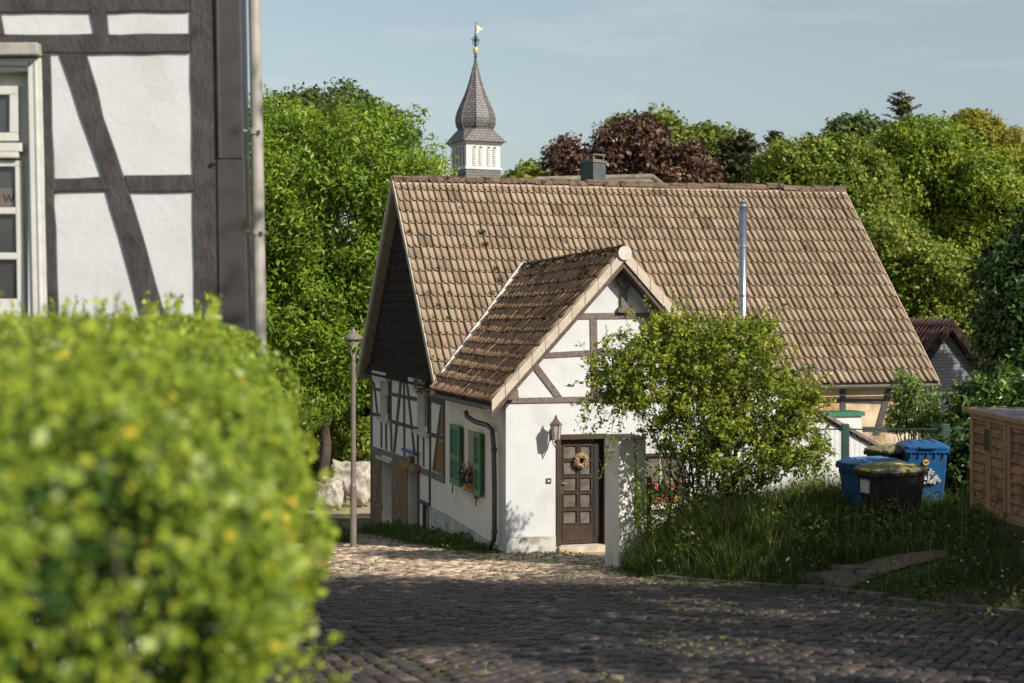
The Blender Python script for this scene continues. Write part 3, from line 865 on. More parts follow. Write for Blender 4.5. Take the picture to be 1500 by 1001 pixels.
timbers(PL, [[c4(*p) for p in q] for q in L_old], 'timber_old', 0.022)
timbers(PL, [[c4(*p) for p in q] for q in [
    [(412, 636), (470, 660), (470, 676), (412, 652)], [(412, 788), (470, 817), (470, 840), (412, 807)],
    [(436, 661), (442, 663), (442, 801), (436, 798)], [(411, 505), (416, 507), (416, 860), (411, 860)], [(466, 500), (471, 502), (471, 850), (466, 848)]]], 'timber_dark', 0.03)
b = MB(); PL.poly(b, [c4(346, 446), c4(424, 474), c4(424, 504), c4(346, 478)], 0.0, 0.16)
PL.poly(b, [c4(374, 425), c4(394, 430), c4(392, 460), c4(370, 452)], 0.0, 0.10)
b.build("door_lintel", 'ochre_wood', cot)
b = MB(); PL.poly(b, [c4(219, 424), c4(285, 450), c4(285, 464), c4(219, 438)], 0.0, 0.09); b.build("window_lintel", 'whitepaint', cot)

def frame_rect(pl, mb, r, wd, d0, d1):
    t0, t1, z0, z1 = r
    pl.rect(mb, t0, t0 + wd, z0, z1, d0, d1); pl.rect(mb, t1 - wd, t1, z0, z1, d0, d1)
    pl.rect(mb, t0 + wd, t1 - wd, z0, z0 + wd, d0, d1); pl.rect(mb, t0 + wd, t1 - wd, z1 - wd, z1, d0, d1)

def window(pl, r, deep=0.12, m='whitepaint', muntins=(1, 0), gl='glass', wd=0.06, sill=True, sm='whitepaint', sd=0.09):
    b = MB()
    e = 0.004
    r = [r[0] + e, r[1] - e, r[2] + e, r[3] - e]
    frame_rect(pl, b, r, wd, -deep - 0.06, -deep)
    for i in range(muntins[0]):
        t = r[0] + (r[1] - r[0]) * (i + 1) / (muntins[0] + 1)
        pl.rect(b, t - 0.02, t + 0.02, r[2] + wd, r[3] - wd, -deep - 0.05, -deep - 0.008)
    for i in range(muntins[1]):
        z = r[2] + (r[3] - r[2]) * (i + 1) / (muntins[1] + 1)
        pl.rect(b, r[0] + wd, r[1] - wd, z - 0.016, z + 0.016, -deep - 0.048, -deep - 0.010)
    o = b.build("window", m, cot)
    g = MB(); pl.rect(g, r[0] + 0.02, r[1] - 0.02, r[2] + 0.02, r[3] - 0.02, -deep - 0.045, -deep - 0.03)
    g.build("pane", gl, o)
    if sill:
        s_ = MB(); pl.rect(s_, r[0] - 0.07, r[1] + 0.07, r[2] - 0.09, r[2] - 0.005, 0.0, sd)
        s_.build("sill", sm, o)
    return o
w1 = window(PL, l_win1, 0.14, gl='curtainglass')
w2 = window(PL, l_win2, 0.14, gl='curtainglass')
for r, wn_, cut in ((l_win1, w1, 0.38), (l_win2, w2, 0.0)):
    b = MB(); PL.rect(b, r[0] - 0.15, r[1] + 0.32, r[3] - 0.02, r[3] + 0.18, 0.0, 0.14); b.build("shutter_box", 'whitepaint', wn_)
    b = MB(); PL.rect(b, r[0] - 0.05, r[0] - 0.004, r[2] - 0.02, r[3] - 0.02, 0.0, 0.05); b.build("guide_rail", 'timber_dark', wn_)
    if cut:
        b = MB()
        zt = r[3]
        while zt > r[3] - cut * (r[3] - r[2]):
            PL.rect(b, r[0] + 0.006, r[1] - 0.006, zt - 0.055, zt - 0.006, -0.07, -0.055); zt -= 0.057
        b.build("roller_shutter", 'greypaint', wn_)
window(PL, l_low, 0.22, m='whitepaint', muntins=(0, 0), gl='glass', sill=True, sm='timber_old')
window(PL, l_sm, 0.06, m='greypaint', muntins=(0, 1), gl='glass', sill=False)
window(PL, l_green, 0.17, m='cream', muntins=(1, 2), gl='curtainglass', sill=True, sm='plinth', sd=0.12)
# side door
d = MB(); e = .004; PL.rect(d, l_door[0] + e, l_door[1] - e, l_door[2] + e, l_door[3] - e, -0.28, -0.22)
sd_ = d.build("side_door", 'darkdoor', cot)
d = MB(); frame_rect(PL, d, [l_door[0] + .05, l_door[1] - .05, l_door[2] + .1, l_door[3] - .1], .12, -0.22, -0.19); d.build("door_frame", 'timber_dark', sd_)

# green shutters folded back against the side wall
def shutter(r):
    b = MB()
    t0, t1, z0, z1 = r
    f = 0.08
    PL.rect(b, t0, t0 + f, z0, z1, 0.05, 0.10); PL.rect(b, t1 - f, t1, z0, z1, 0.05, 0.10)
    zm = z0 + (z1 - z0) * 0.46
    for a, c in ((z0, z0 + f * 1.5), (zm - f * .8, zm + f * .8), (z1 - f * 1.2, z1)):
        PL.rect(b, t0 + f, t1 - f, a, c, 0.052, 0.098)
    o = b.build("shutter", 'green_pale', cot)
    g = MB()
    for a, c in ((z0 + f * 1.5, zm - f * .8), (zm + f * .8, z1 - f * 1.2)):
        PL.rect(g, t0 + f, t1 - f, a, c, 0.058, 0.075)
        PL.rect(g, t0 + f + .05, t1 - f - .05, a + .05, c - .05, 0.075, 0.086)
    PL.rect(g, t0 - 0.012, t0, z0, z1, 0.05, 0.101)
    g.build("panel", 'green', o)
    h = MB(); p = PL.pt(t1 - .1, z0 - .01, .06)
    h.tube([p, p + Vector((0, 0, -.10)), PL.pt(t1 - .16, z0 - .16, .09), PL.pt(t1 - .26, z0 - .17, .10)], 0.012, 6); h.build("holdback", 'iron', o)
shutter(rect_from(PL, c4(586, 276), c4(633, 568)))
shutter(rect_from(PL, c4(702, 312), c4(735, 622)))

# front door, deeply set
b = MB()
t0, t1, z0, z1 = h_door
PF.rect(b, t0 + .003, t0 + .085, z0 + .004, z1 - .09, -0.14, 0.022)
PF.rect(b, t1 - .06, t1 - .003, z0 + .004, z1 - .09, -0.14, 0.022)
PF.rect(b, t0 + .003, t1 - .003, z1 - .09, z1 - .003, -0.14, 0.03)
fd = b.build("front_door", 'door', cot)
b = MB()
r = rect_from(PF, (821.5, 642), (870.5, 794))
lz0, lz1 = h_door[2] + .02, z1 - .10
cols = [(827.6, 848), (852, 869)]
rows = [(653, 673), (676, 696), (700, 720), (723.6, 744), (749, 768)]
panes = [rect_from(PF, (c[0], rw[0]), (c[1], rw[1])) for c in cols for rw in rows]
wall_cells(Plane(OC + V2 * 0.10, U2, -V2), b, r[0], r[1], lz0, lz1, panes, 0.05)
lf = b.build("door_leaf", 'door', fd)
b = MB(); PD = Plane(OC + V2 * 0.10, U2, -V2)
for p in panes: frame_rect(PD, b, [p[0] - .012, p[1] + .012, p[2] - .012, p[3] + .012], .022, 0.0, .014)
PD.rect(b, r[0] + .06, r[1] - .06, lz0 + .06, panes[4][2] - .05, 0.0, .012)
b.build("door_moulding", 'door', lf)
b = MB()
for p in panes: PD.rect(b, p[0], p[1], p[2], p[3], -.03, -.02)
b.build("pane", 'curtainglass', lf)
b = MB(); PD.rect(b, r[1] + .004, t1 - .06, lz0, lz1, -.05, 0.0)
PD.rect(b, r[1] + .03, t1 - .09, lz0 + .12, lz1 - .12, 0.0, 0.012)
b.build("side_panel", 'darkdoor', fd)
b = MB(); q = PF.hit(824, 713)
PD.rect(b, q[0] - .02, q[0] + .025, q[1] - .14, q[1] + .10, 0.012, .022)
p = PD.pt(q[0], q[1] + .05, .02); b.tube([p, PD.pt(q[0], q[1] + .05, .06), PD.pt(q[0] + .10, q[1] + .05, .065)], .012, 8)
b.build("handle", 'bronze', lf)
b = MB(); PF.rect(b, t0 + .03, t1 + .02, z0 - .24, z0 - .002, -0.2, 0.10); PF.rect(b, t0 + .01, t1 + .02, z0 - .5, z0 - .12, 0.10, 0.5)
b.build("threshold", 'stone', cot, bevel=.01)
b = MB(); q = PF.hit(803.5, 704.5); PF.rect(b, q[0] - .045, q[0] + .045, q[1] - .045, q[1] + .045, 0, .02)
db = b.build("doorbell", 'bronze', cot)
b = MB(); PF.rect(b, q[0] - .02, q[0] + .02, q[1] - .015, q[1] + .015, .02, .027); b.build("bell_plate", 'sticker', db)
# front window behind the shrub
window(PF, h_fwin, 0.12, muntins=(1, 0), gl='curtainglass', sm='whitepaint', sd=0.16)

# slate-clad gable of the main house
g = MB()
sA, sB = 4.42, 12.58
PL.poly(g, [(sA, -1.74), (sB, -1.74), (RS + .02, RZ - 0.32), (RS - .02, RZ - 0.32)], 0.0, 0.05, False)
z = -1.55; i = 0
while z < RZ - 0.5:
    hw = (RZ - 0.30 - z) / SL - 0.02
    hw2 = (RZ - 0.30 - z - .23) / SL - 0.02
    # staggered boards, each row lapping the one below
    bot = [PL.pt(RS - hw, z, 0.05), PL.pt(RS + hw, z, 0.05), PL.pt(RS + hw, z, 0.078), PL.pt(RS - hw, z, 0.078)]
    top = [PL.pt(RS - hw2, z + .23, 0.05), PL.pt(RS + hw2, z + .23, 0.05), PL.pt(RS + hw2, z + .23, 0.056), PL.pt(RS - hw2, z + .23, 0.056)]
    g.hexa(bot, top)
    z += 0.23; i += 1
g.build("gable_cladding", 'slateclad', cot)
g = MB()
nt = 44
for k in range(nt):
    s0 = sA - .05 + (sB - sA + .1) * k / nt; s1 = s0 + (sB - sA + .1) / nt * 0.9
    zt = -1.50 if k % 2 else -1.505
    g.hexa([PL.pt(s0, -1.76, 0.12), PL.pt(s1, -1.76, 0.12), PL.pt(s1, -1.76, 0.155), PL.pt(s0, -1.76, 0.155)],
           [PL.pt(s0, zt, 0.06), PL.pt(s1, zt, 0.06), PL.pt(s1, zt, 0.085), PL.pt(s0, zt, 0.085)])
g.build("gable_skirt", 'slateclad', cot)

# roofs
def tile_patch(name, P00, P10, P01, P11, ncol, nrow, m, parent, waves=2, amp=0.040, lip=0.044, seed=3, jitter=0.55, sag=0.0, skip=None, tintf=None):
    """interlocking roof tiles, each its own curved shell; P0x along the eave, P1y ... corners eave-left, eave-right, ridge-left, ridge-right"""
    rg = np.random.default_rng(seed)
    A, B, C, D = [np.array(p, float) for p in (P00, P10, P01, P11)]
    nrm = np.cross(B - A, C - A); nrm /= np.linalg.norm(nrm)
    if nrm[2] < 0: nrm = -nrm
    ks = np.array([0, .05, .13, .24, .30, .36, .60, .88])
    u = np.concatenate([(ks + w_) / waves for w_ in range(waves)] + [[1.0]]); ns = len(u)
    ph = (u * waves) % 1.0
    prof = amp * np.interp(ph, [0, .05, .13, .24, .30, .36, .80, 1.0], [-0.55, 0.8, 1.0, 0.85, 0.1, -0.35, -0.5, -0.6])
    V, Fc, T = [], [], []
    base = 0
    slope_len = np.linalg.norm((C + D) / 2 - (A + B) / 2)
    for r in range(nrow):
        for c in range(ncol):
            u0, u1 = c / ncol, (c + 1) / ncol - 0.004 / ncol
            v0, v1 = r / nrow, (r + 1.12) / nrow
            du = rg.normal(0, 0.035) * jitter / ncol; dv = rg.normal(0, 0.025) * jitter / nrow
            dz = rg.normal(0, 0.004) * jitter; tilt = rg.normal(0, 0.004) * jitter; roll = rg.normal(0, 0.004) * jitter
            uu = u0 + (u1 - u0) * u + du
            def pt(uv, vv, h):
                vv = np.full_like(uv, min(max(vv, 0), 1.0)) if np.isscalar(vv) else vv
                p = (A[None] * ((1 - uv) * (1 - vv))[:, None] + B[None] * (uv * (1 - vv))[:, None] + C[None] * ((1 - uv) * vv)[:, None] + D[None] * (uv * vv)[:, None])
                s_ = -sag * np.sin(np.pi * np.clip(uv, 0, 1)) * np.sin(np.pi * (0.15 + 0.7 * vv))
                return p + nrm[None] * (h + s_)[:, None]
            if skip is not None and skip(c + 0.5, r + 0.5): continue
            h0 = prof + dz + roll * (u * 2 - 1)
            bot_lo = pt(uu, v0 + dv, h0 + lip - 0.024)
            bot = pt(uu, v0 + dv, h0 + lip + tilt)
            top = pt(uu, v1 + dv, h0 + tilt * 0)
            V += [bot_lo, bot, top]
            i = np.arange(ns - 1)
            Fc.append(np.stack([base + i, base + i + 1, base + ns + i + 1, base + ns + i], 1))
            Fc.append(np.stack([base + ns + i, base + ns + i + 1, base + 2 * ns + i + 1, base + 2 * ns + i], 1))
            t = np.clip(rg.normal(0.55, 0.10), 0, 1)
            T += [0.0] * (ns - 1) + [t * (0.45 if q > .86 else 1) for q in ph[:-1]]
            base += 3 * ns
    o = np_mesh(name, np.concatenate(V), np.concatenate(Fc), m, parent, True, np.array(T))
    return o

def slab(mb, P00, P10, P01, P11, d0, d1):
    A, B, C, D = [Vector(p) for p in (P00, P10, P01, P11)]
    n = (B - A).cross(C - A).normalized()
    if n.z < 0: n = -n
    mb.hexa([p + n * d0 for p in (A, B, D, C)], [p + n * d1 for p in (A, B, D, C)])

T0, T1 = -0.27, MT1 + 0.22
se = RS - (RZ - EZ) / SL - 0.05
ze = RZ - SL * (RS - se)
mA, mB_, mC, mD = HP(T0, se, ze), HP(T1, se, ze), HP(T0, RS, RZ), HP(T1, RS, RZ)
rb = MB(); slab(rb, mA, mB_, mC, mD, -0.20, -0.10)
sb = RS + (RS - se) + 0.05
mE, mG = HP(T0, sb, RZ - SL * (sb - RS)), HP(T1, sb, RZ - SL * (sb - RS))
slab(rb, mE, mG, mC, mD, -0.20, -0.10)
roof = rb.build("roof", 'soffit', cot)
tile_patch("roof_tiles", mA, mB_, mC, mD, 38, 17, 'tile', roof, sag=0.05, seed=5)
tile_patch("roof_tiles", mE, mG, mC, mD, 38, 17, 'tile', roof, seed=6)
def ridge(P, Q, r, seg_len, parent, m='ridgecap', name="ridge_tiles", seed=2):
    rg = np.random.default_rng(seed)
    P, Q = Vector(P), Vector(Q)
    L = (Q - P).length; n = max(1, round(L / seg_len)); d = (Q - P).normalized()
    side = d.cross(Vector((0, 0, 1))).normalized(); up = side.cross(d)
    V, Fc, T = [], [], []
    for i in range(n):
        a = P + d * (L * i / n); b = P + d * (L * (i + 1.08) / n)
        k = len(V); oz = rg.normal(0, 0.014); ox = rg.normal(0, .010)
        for j, (p, rr_) in enumerate(((a, r * 1.08), (b, r * .94))):
            for q in range(9):
                an = math.pi * (q / 8) * 1.16 - 0.08 * math.pi
                for th in (0, 0.02):
                    V.append(tuple(p + side * (math.cos(an) * (rr_ - th) + ox) + up * (math.sin(an) * (rr_ - th) * 0.85 + oz)))
        for q in range(8):
            o1, o2 = k + 2 * q, k + 2 * q + 2
            Fc += [(o1, o2, o2 + 18, o1 + 18), (o1 + 1, o2 + 1, o2 + 19, o1 + 19), (o1, o1 + 1, o2 + 1, o2), (o1 + 18, o1 + 19, o2 + 19, o2 + 18)]
            T += [float(np.clip(rg.normal(.5, .25), 0, 1))] * 4
    return np_mesh(name, np.array(V), np.array(Fc), m, parent, True, np.array(T))
ridge(mC + Vector((0, 0, -0.04)), mD + Vector((0, 0, -0.04)), 0.125, 0.42, roof)
rg = np.random.default_rng(91)
A_, U_, W_ = np.array(mA), np.array(mB_ - mA), np.array(mC - mA)
nrm_ = np.cross(U_, W_); nrm_ /= np.linalg.norm(nrm_)
cl = [(.14 + .05 * (1 - f) + rg.normal(0, .004), f) for f in rg.uniform(.3, .75, 22)] + [(rg.beta(1, 4), rg.beta(1, 4)) for _ in range(45)] + [(rg.random(), rg.random()) for _ in range(26)]
mp_ = np.concatenate([A_ + U_ * a + W_ * (round(f * 17) / 17 + .012) + nrm_ * .05 + rg.normal(0, rg.uniform(.012, .035), (int(rg.integers(14, 46)), 3)) for a, f in cl])
leaf_mesh("roof_moss", mp_, np.tile(nrm_, (len(mp_), 1)), .030, 'moss', roof, .8, rg)
# verge boards
def board(mb, P, Q, side, w0, down0, down1):
    """board from P to Q, width along side, depth measured downwards"""
    P, Q, side = Vector(P), Vector(Q), Vector(side)
    z0, z1 = Vector((0, 0, -down0)), Vector((0, 0, -down1))
    mb.hexa([P + z0, P + z1, P + z1 + side * w0, P + z0 + side * w0], [Q + z0, Q + z1, Q + z1 + side * w0, Q + z0 + side * w0])
uu3 = Vector((U2.x, U2.y, 0)); vv3 = Vector((V2.x, V2.y, 0))
for P_, Q_, u_, dn_, vm in ((mA, mC, -uu3, .15, 'verge'), (mE, mC, -uu3, .20, 'verge'), (mB_, mD, uu3, .14, 'soffit'), (mG, mD, uu3, .14, 'soffit')):
    b = MB(); board(b, P_, Q_, u_, 0.028, -0.05 if vm == 'verge' else -0.02, dn_); b.build("verge_board", vm, roof)

# wing roof
OVF = -0.36
def ray_s(px, py, s):
    d = Vector(((px - CX) / F, 1.0)); k = (OC.dot(V2) + s) / d.dot(V2)
    return Vector((d.x * k, k, (HY - py) / F * k))
def ray_roof(px, py):
    dx, dz = (px - CX) / F, (HY - py) / F
    a = dx * V2.x + V2.y; c = OC.dot(V2)
    # z = RZ - SL*(RS - s), s = a*Y - c
    Y = (RZ - SL * RS - SL * c) / (dz - SL * a)
    return Vector((dx * Y, Y, dz * Y))
wRF = ray_s(913.5, 371, OVF); wRB = ray_roof(768, 395)
wRB2 = wRB + (wRB - wRF).normalized() * 0.5
wEF = HP(-0.36, OVF, -1.72); wEB = HP(-0.36, 4.22, -1.74)
rt, rs_ = house_ts(wRF.x, wRF.y)
slope_w = (wRF.z + 1.72) / (rt + 0.36)
wXF = HP(rt + (rt + 0.36), OVF, -1.72); wXB = HP(rt + rt + 0.36 - 0.1, 4.22, -1.74)
wb = MB(); slab(wb, wEF, wEB, wRF, wRB2, -0.17, -0.08); slab(wb, wXF, wXB, wRF, wRB2, -0.17, -0.08)
wroof = wb.build("wing_roof", 'timber_dark', cot)
tile_patch("wing_tiles", wEF, wEB, wRF, wRB2, 21, 11, 'tile_mossy', wroof, waves=1, amp=0.075, lip=0.055, seed=8, jitter=1.0, sag=0.03)
tile_patch("wing_tiles", wXF, wXB, wRF, wRB2, 21, 11, 'tile_mossy', wroof, waves=1, amp=0.06, lip=0.055, seed=9, jitter=1.0)
ridge(wRF, wRB, 0.10, 0.40, wroof, 'ridgecap', seed=4)
# moss clumps along the wing ridge and under the laps
rg = np.random.default_rng(3)
mp_, mn_ = [], []
for i in range(5200):
    f = rg.random(); q = wRF.lerp(wRB, f); o = rg.normal(0, .05)
    mp_.append((q.x + o * U2.x, q.y + o * U2.y, q.z + .10 + rg.uniform(-.03, .05) - abs(o) * .8)); mn_.append((0, 0, 1))
leaf_mesh("ridge_moss", np.array(mp_), np.array(mn_, float), 0.05, 'moss', wroof, 0.8, rg)
# cream verge tiles and round end cap
b = MB()
def verge_tiles(mb, P, Q, n, dn=-vv3):
    for i in range(n):
        a, c = P.lerp(Q, i / n), P.lerp(Q, (i + 0.97) / n)
        board(mb, a + dn * (0.004 * (i % 2)), c + dn * (0.004 * (i % 2)), dn, 0.035, -0.07 + 0.01 * ((i * 7) % 3) / 3, 0.14)
        # flap folded over the tiles
        n_ = Vector((0, 0, 0.075)); mb.hexa([a + n_, a + n_ - dn * .14, a + n_ - dn * .14 + Vector((0, 0, .02)), a + n_ + Vector((0, 0, .02))], [c + n_, c + n_ - dn * .14, c + n_ - dn * .14 + Vector((0, 0, .02)), c + n_ + Vector((0, 0, .02))])
verge_tiles(b, wEF, wRF, 10); verge_tiles(b, wXF, wRF, 10)
b.build("verge_tiles", 'verge', wroof, bevel=0.004)
b = MB(); cc = wRF + Vector((0, 0, 0.0)) - vv3 * 0.05
b.tube([cc, cc - vv3 * 0.03], 0.125, 20); b.build("end_cap", 'greypaint', wroof)
b = MB()
board(b, wEF + vv3 * .002, wRF + vv3 * .002, vv3, 0.04, 0.10, 0.24); board(b, wXF + vv3 * .002, wRF + vv3 * .002, vv3, 0.04, 0.10, 0.24)
b.build("verge_rafter", 'timber_dark', wroof)
# mortar strip in the valley between wing roof and main roof
nR = Vector((-V2.x * SL, -V2.y * SL, 1)).normalized()
b = MB()
va, vb_ = ray_roof(768, 391), ray_roof(648.5, 552)
sd = nR.cross((vb_ - va).normalized()).normalized()
kk = 9
for i in range(kk):
    a, c = va.lerp(vb_, i / kk), va.lerp(vb_, (i + 1.02) / kk)
    w0 = 0.075 + random.uniform(-.012, .012); h = 0.10 + random.uniform(-.01, .01)
    b.hexa([a + sd * w0 - nR * .02, a - sd * w0 - nR * .02, a - sd * w0 + nR * h, a + sd * w0 * .6 + nR * h], [c + sd * w0 - nR * .02, c - sd * w0 - nR * .02, c - sd * w0 + nR * h, c + sd * w0 * .6 + nR * h])
b.build("valley_strip", 'mortar', roof, bevel=.01)

# gutters and downpipes
def gutter(P, Q, r, name, m, parent):
    b = MB(); P, Q = Vector(P), Vector(Q); d = (Q - P).normalized(); s_ = d.cross(Vector((0, 0, 1))).normalized()
    K = 8; V = []
    for p in (P, Q):
        for rr_ in (r, r - .008):
            for k in range(K + 1):
                a = math.pi + math.pi * k / K
                V.append(p + s_ * math.cos(a) * rr_ + Vector((0, 0, math.sin(a) * rr_)))
    W = K + 1; fs = []
    for k in range(K):
        fs += [(k, k + 1, 2 * W + k + 1, 2 * W + k), (W + k, W + k + 1, 3 * W + k + 1, 3 * W + k), (k, k + 1, W + k + 1, W + k), (2 * W + k, 2 * W + k + 1, 3 * W + k + 1, 3 * W + k)]
    fs += [(0, W, 3 * W, 2 * W), (K, W + K, 3 * W + K, 2 * W + K)]
    b.add(V, fs)
    return b.build(name, m, parent)
gutter(wEF + Vector((0, 0, -0.05)) - uu3 * .05, wEB + Vector((0, 0, -0.05)) - uu3 * .05 - vv3 * .15, 0.062, "gutter", 'zinc', cot)
gutter(HP(4.3, se - .06, ze - .05), HP(T1 + .05, se - .06, ze - .05), 0.07, "gutter", 'zinc', cot)
pipe = [PL.px(*c4(*p), off) for p, off in (((733, 205), .36), ((735, 232), .34), ((750, 258), .25), ((786, 276), .15), ((800, 300), .11), ((805, 400), .10), ((808, 600), .10), ((808, 795), .10), ((806, 835), .10), ((797, 862), .12), ((789, 900), .14))]
b = MB(); b.tube(pipe, 0.045, 12); dp = b.build("downpipe", 'pipe_dark', cot, smooth=True)
for p in ((806, 395), (808, 797)):
    q = PL.px(*c4(*p), .10); b = MB(); b.tube([q - Vector((0, 0, .03)), q + Vector((0, 0, .03))], .056, 12); b.build("pipe_bracket", 'pipe_dark', dp)
b = MB(); q = HP(MT1 - .1, 4.38, 0); b.tube([(q.x, q.y, ze - .08), (q.x, q.y, -5)], .04, 10); b.build("downpipe", 'zinc', cot, smooth=True)

# main front wall on the right, under the eaves
b = MB(); PM.poly(b, [(1150, 552), (1345, 552), (1345, 650), (1150, 650)], 0.0, 0.01); b.build("infill_panel", 'dirtyplaster', cot)
timbers(PM, [[(1230, 552), (1238, 552), (1238, 604), (1230, 604)], [(1160, 583), (1229, 584), (1229, 590), (1160, 589)], [(1238, 584), (1300, 585), (1297, 591), (1238, 590)],
             [(1303, 552), (1312, 552), (1287, 637), (1278, 637)], [(1264, 625), (1330, 626), (1330, 633), (1264, 632)]], 'timber', 0.032)
for q_ in ([(1298, 592), (1330, 592), (1330, 625), (1289, 625)], [(1160, 590), (1229, 591), (1229, 604), (1160, 604)]):
    b = MB(); PM.poly(b, q_, 0.01, 0.018); b.build("brick_panel", 'orange_brick', cot)

# lean-to in front of the main house, right of the wing
PA = Plane(OC + V2 * 1.4, U2, -V2)
b = MB(); PA.poly(b, [(1062, 533), (1190, 606), (1300, 668), (1300, 800), (1062, 800)], -0.25, 0.0)
an = b.build("annex_wall", 'white', cot)
a0, a1 = PA.hit(1055, 524), PA.hit(1303, 665)
P0, P1 = PA.pt(*a0, 0.10), PA.pt(*a1, 0.10)
b = MB(); up = Vector((0, 0, .07))
b.hexa([P0, P1, P1 + vv3 * 3.2, P0 + vv3 * 3.2], [P0 + up, P1 + up, P1 + vv3 * 3.2 + up, P0 + vv3 * 3.2 + up]); b.build("annex_roof", 'rooftile_far', cot)
PX = Plane(OC + V2 * 3.4, U2, -V2)
b = MB(); PX.poly(b, [(1212, 610), (1262, 609), (1262, 650), (1212, 640)], -0.5, 0.0); bay = b.build("bay", 'whitepaint', cot)
b = MB(); PX.poly(b, [(1208, 604), (1265, 603), (1265, 609), (1208, 610)], -0.5, 0.06); b.build("bay_cover", 'green', bay)
# steel flue
q = ray_s(1088, 400, 3.95)
b = MB(); zt = (HY - 296) / F * q.y
b.tube([(q.x, q.y, -4.2), (q.x, q.y, zt)], 0.088, 20); fl = b.build("flue", 'steel', cot, smooth=True)
for z in (zt - 0.1, zt - .95, zt - 2.0):
    b = MB(); b.tube([(q.x, q.y, z), (q.x, q.y, z + .05)], .094, 20); b.build("flue_collar", 'steel', fl)
b = MB(); b.tube([(q.x, q.y, zt + .005), (q.x, q.y, zt + .03)], .045, 12); b.build("flue_tip", 'steel', fl)

# garden pillar of the entrance
gp = empty("garden_pillar", (2.0, 23.4, G(1.55, 23.4)), "square white plastered pillar standing between the front door and the shrub", "pillar")
base_p = Vector((1.60, 23.2)); PP = Plane(base_p, U2, -V2)
b = MB(); PP.rect(b, 0.0, 0.44, -4.6, -2.05, -0.62, 0.0); b.build("shaft", 'pillarwhite', gp, bevel=.015)
b = MB(); PP.rect(b, -0.008, 0.448, -2.048, -2.01, -0.628, 0.008); b.build("cap", 'stone', gp, bevel=.01)

# wall lantern, wreath, flower boxes, sign
q = PF.pt(*PF.hit(807.5, 632), 0.27)
ln = empty("wall_lantern", PF.pt(*PF.hit(807.5, 632), 0.0), "old bronze six-sided lantern on the white wall left of the brown front door", "lantern")
S6 = 6
b = MB()
b.lathe([(0.115, .14), (0.085, .17), (0.055, .20), (0.035, .235), (0.02, .24), (0.028, .262), (0.0185, .28), (0.004, .315)], q, S6); b.build("roof_cap", 'bronze', ln)
b = MB(); b.lathe([(0.03, -.135), (0.07, -.12), (0.092, .135), (0.02, .138)], q, S6); b.build("glass", 'lampglass', ln)
b = MB()
for k in range(6):
    a = 2 * math.pi * k / 6
    b.tube([(q.x + .072 * math.cos(a), q.y + .072 * math.sin(a), q.z - .12), (q.x + .096 * math.cos(a), q.y + .096 * math.sin(a), q.z + .14)], .007, 5)
b.lathe([(0.078, -.128), (0.078, -.115)], q, S6); b.lathe([(0.045, -.15), (0.03, -.17), (0.012, -.20), (0.004, -.21)], q, S6)
b.build("cage", 'bronze', ln)
b = MB(); wq = PF.pt(PF.hit(807.5, 632)[0], q.z - .05, .01)
b.tube([wq, wq - vv3 * .10 + Vector((0, 0, -.16)), q + Vector((0, 0, -.27)), q + Vector((0, 0, -.2))], .010, 6)
b.tube([wq + Vector((0, 0, -.09)), wq + Vector((0, 0, .09))], .03, 8); b.build("bracket", 'bronze', ln)

wr = PD.pt(*PD.hit(850, 674), 0.07)
rg = np.random.default_rng(12)
wreath = empty("door_wreath", wr, "small dried straw wreath hanging on the glazed front door", "wreath")
pts, nn = [], []
for i in range(900):
    a = rg.uniform(0, 6.283); r_ = .095 + rg.normal(0, .018); o = rg.normal(0, .018)
    pts.append(wr + uu3 * (r_ * math.cos(a)) + Vector((0, 0, r_ * math.sin(a))) - vv3 * o); nn.append(-vv3)
leaf_mesh("dried_leaves", np.array(pts), np.array(nn), .035, 'straw', wreath, .4, rg)
b = MB(); b.tube([wr + uu3 * (.095 * math.cos(a)) + Vector((0, 0, .095 * math.sin(a))) for a in np.linspace(0, 6.2, 25)], .018, 6); b.build("hoop", 'timber_old', wreath)

def flowers(name, label, P, width, pl, petal, seed, pots=1):
    rg = np.random.default_rng(seed)
    root = empty(name, P, label, "flower box")
    t, z = (Vector((P.x, P.y)) - pl.O).dot(pl.a), P.z
    off = (Vector((P.x, P.y)) - pl.O).dot(pl.n)
    b = MB(); h = .17
    b.hexa([pl.pt(t - width / 2 + .02, z, off - .07), pl.pt(t + width / 2 - .02, z, off - .07), pl.pt(t + width / 2 - .02, z, off + .07), pl.pt(t - width / 2 + .02, z, off + .07)],
           [pl.pt(t - width / 2, z + h, off - .09), pl.pt(t + width / 2, z + h, off - .09), pl.pt(t + width / 2, z + h, off + .09), pl.pt(t - width / 2, z + h, off + .09)])
    b.build("trough", 'terracotta', root)
    n = 420
    q = rg.normal(0, 1, (n, 3)) * np.array([width * .33, .09, .09])
    a3, n3 = np.array([pl.a.x, pl.a.y, 0]), np.array([pl.n.x, pl.n.y, 0])
    cen = np.array(pl.pt(t, z + h + .1, off + .02))
    pts = cen + q[:, :1] * a3 + q[:, 1:2] * n3 + q[:, 2:] * np.array([0, 0, 1])
    leaf_mesh("foliage", pts, np.tile(n3, (n, 1)) + [0, 0, .5], .055, 'darkleaf', root, .8, rg)
    for pm, cnt in petal:
        hb = []
        for i in range(cnt):
            u_, v_ = rg.uniform(-.5, .5) * width * 1.15, rg.uniform(-.02, .2)
            cc_ = cen + a3 * u_ + n3 * rg.uniform(.03, .13) + np.array([0, 0, v_])
            hb.append(cc_ + rg.normal(0, .022, (46, 3)))
        hb = np.concatenate(hb)
        leaf_mesh("blossom", hb, np.tile(n3, (len(hb), 1)) + [0, 0, .4], .03, pm, root, .9, rg)
    return root
gc = (l_green[0] + l_green[1]) / 2
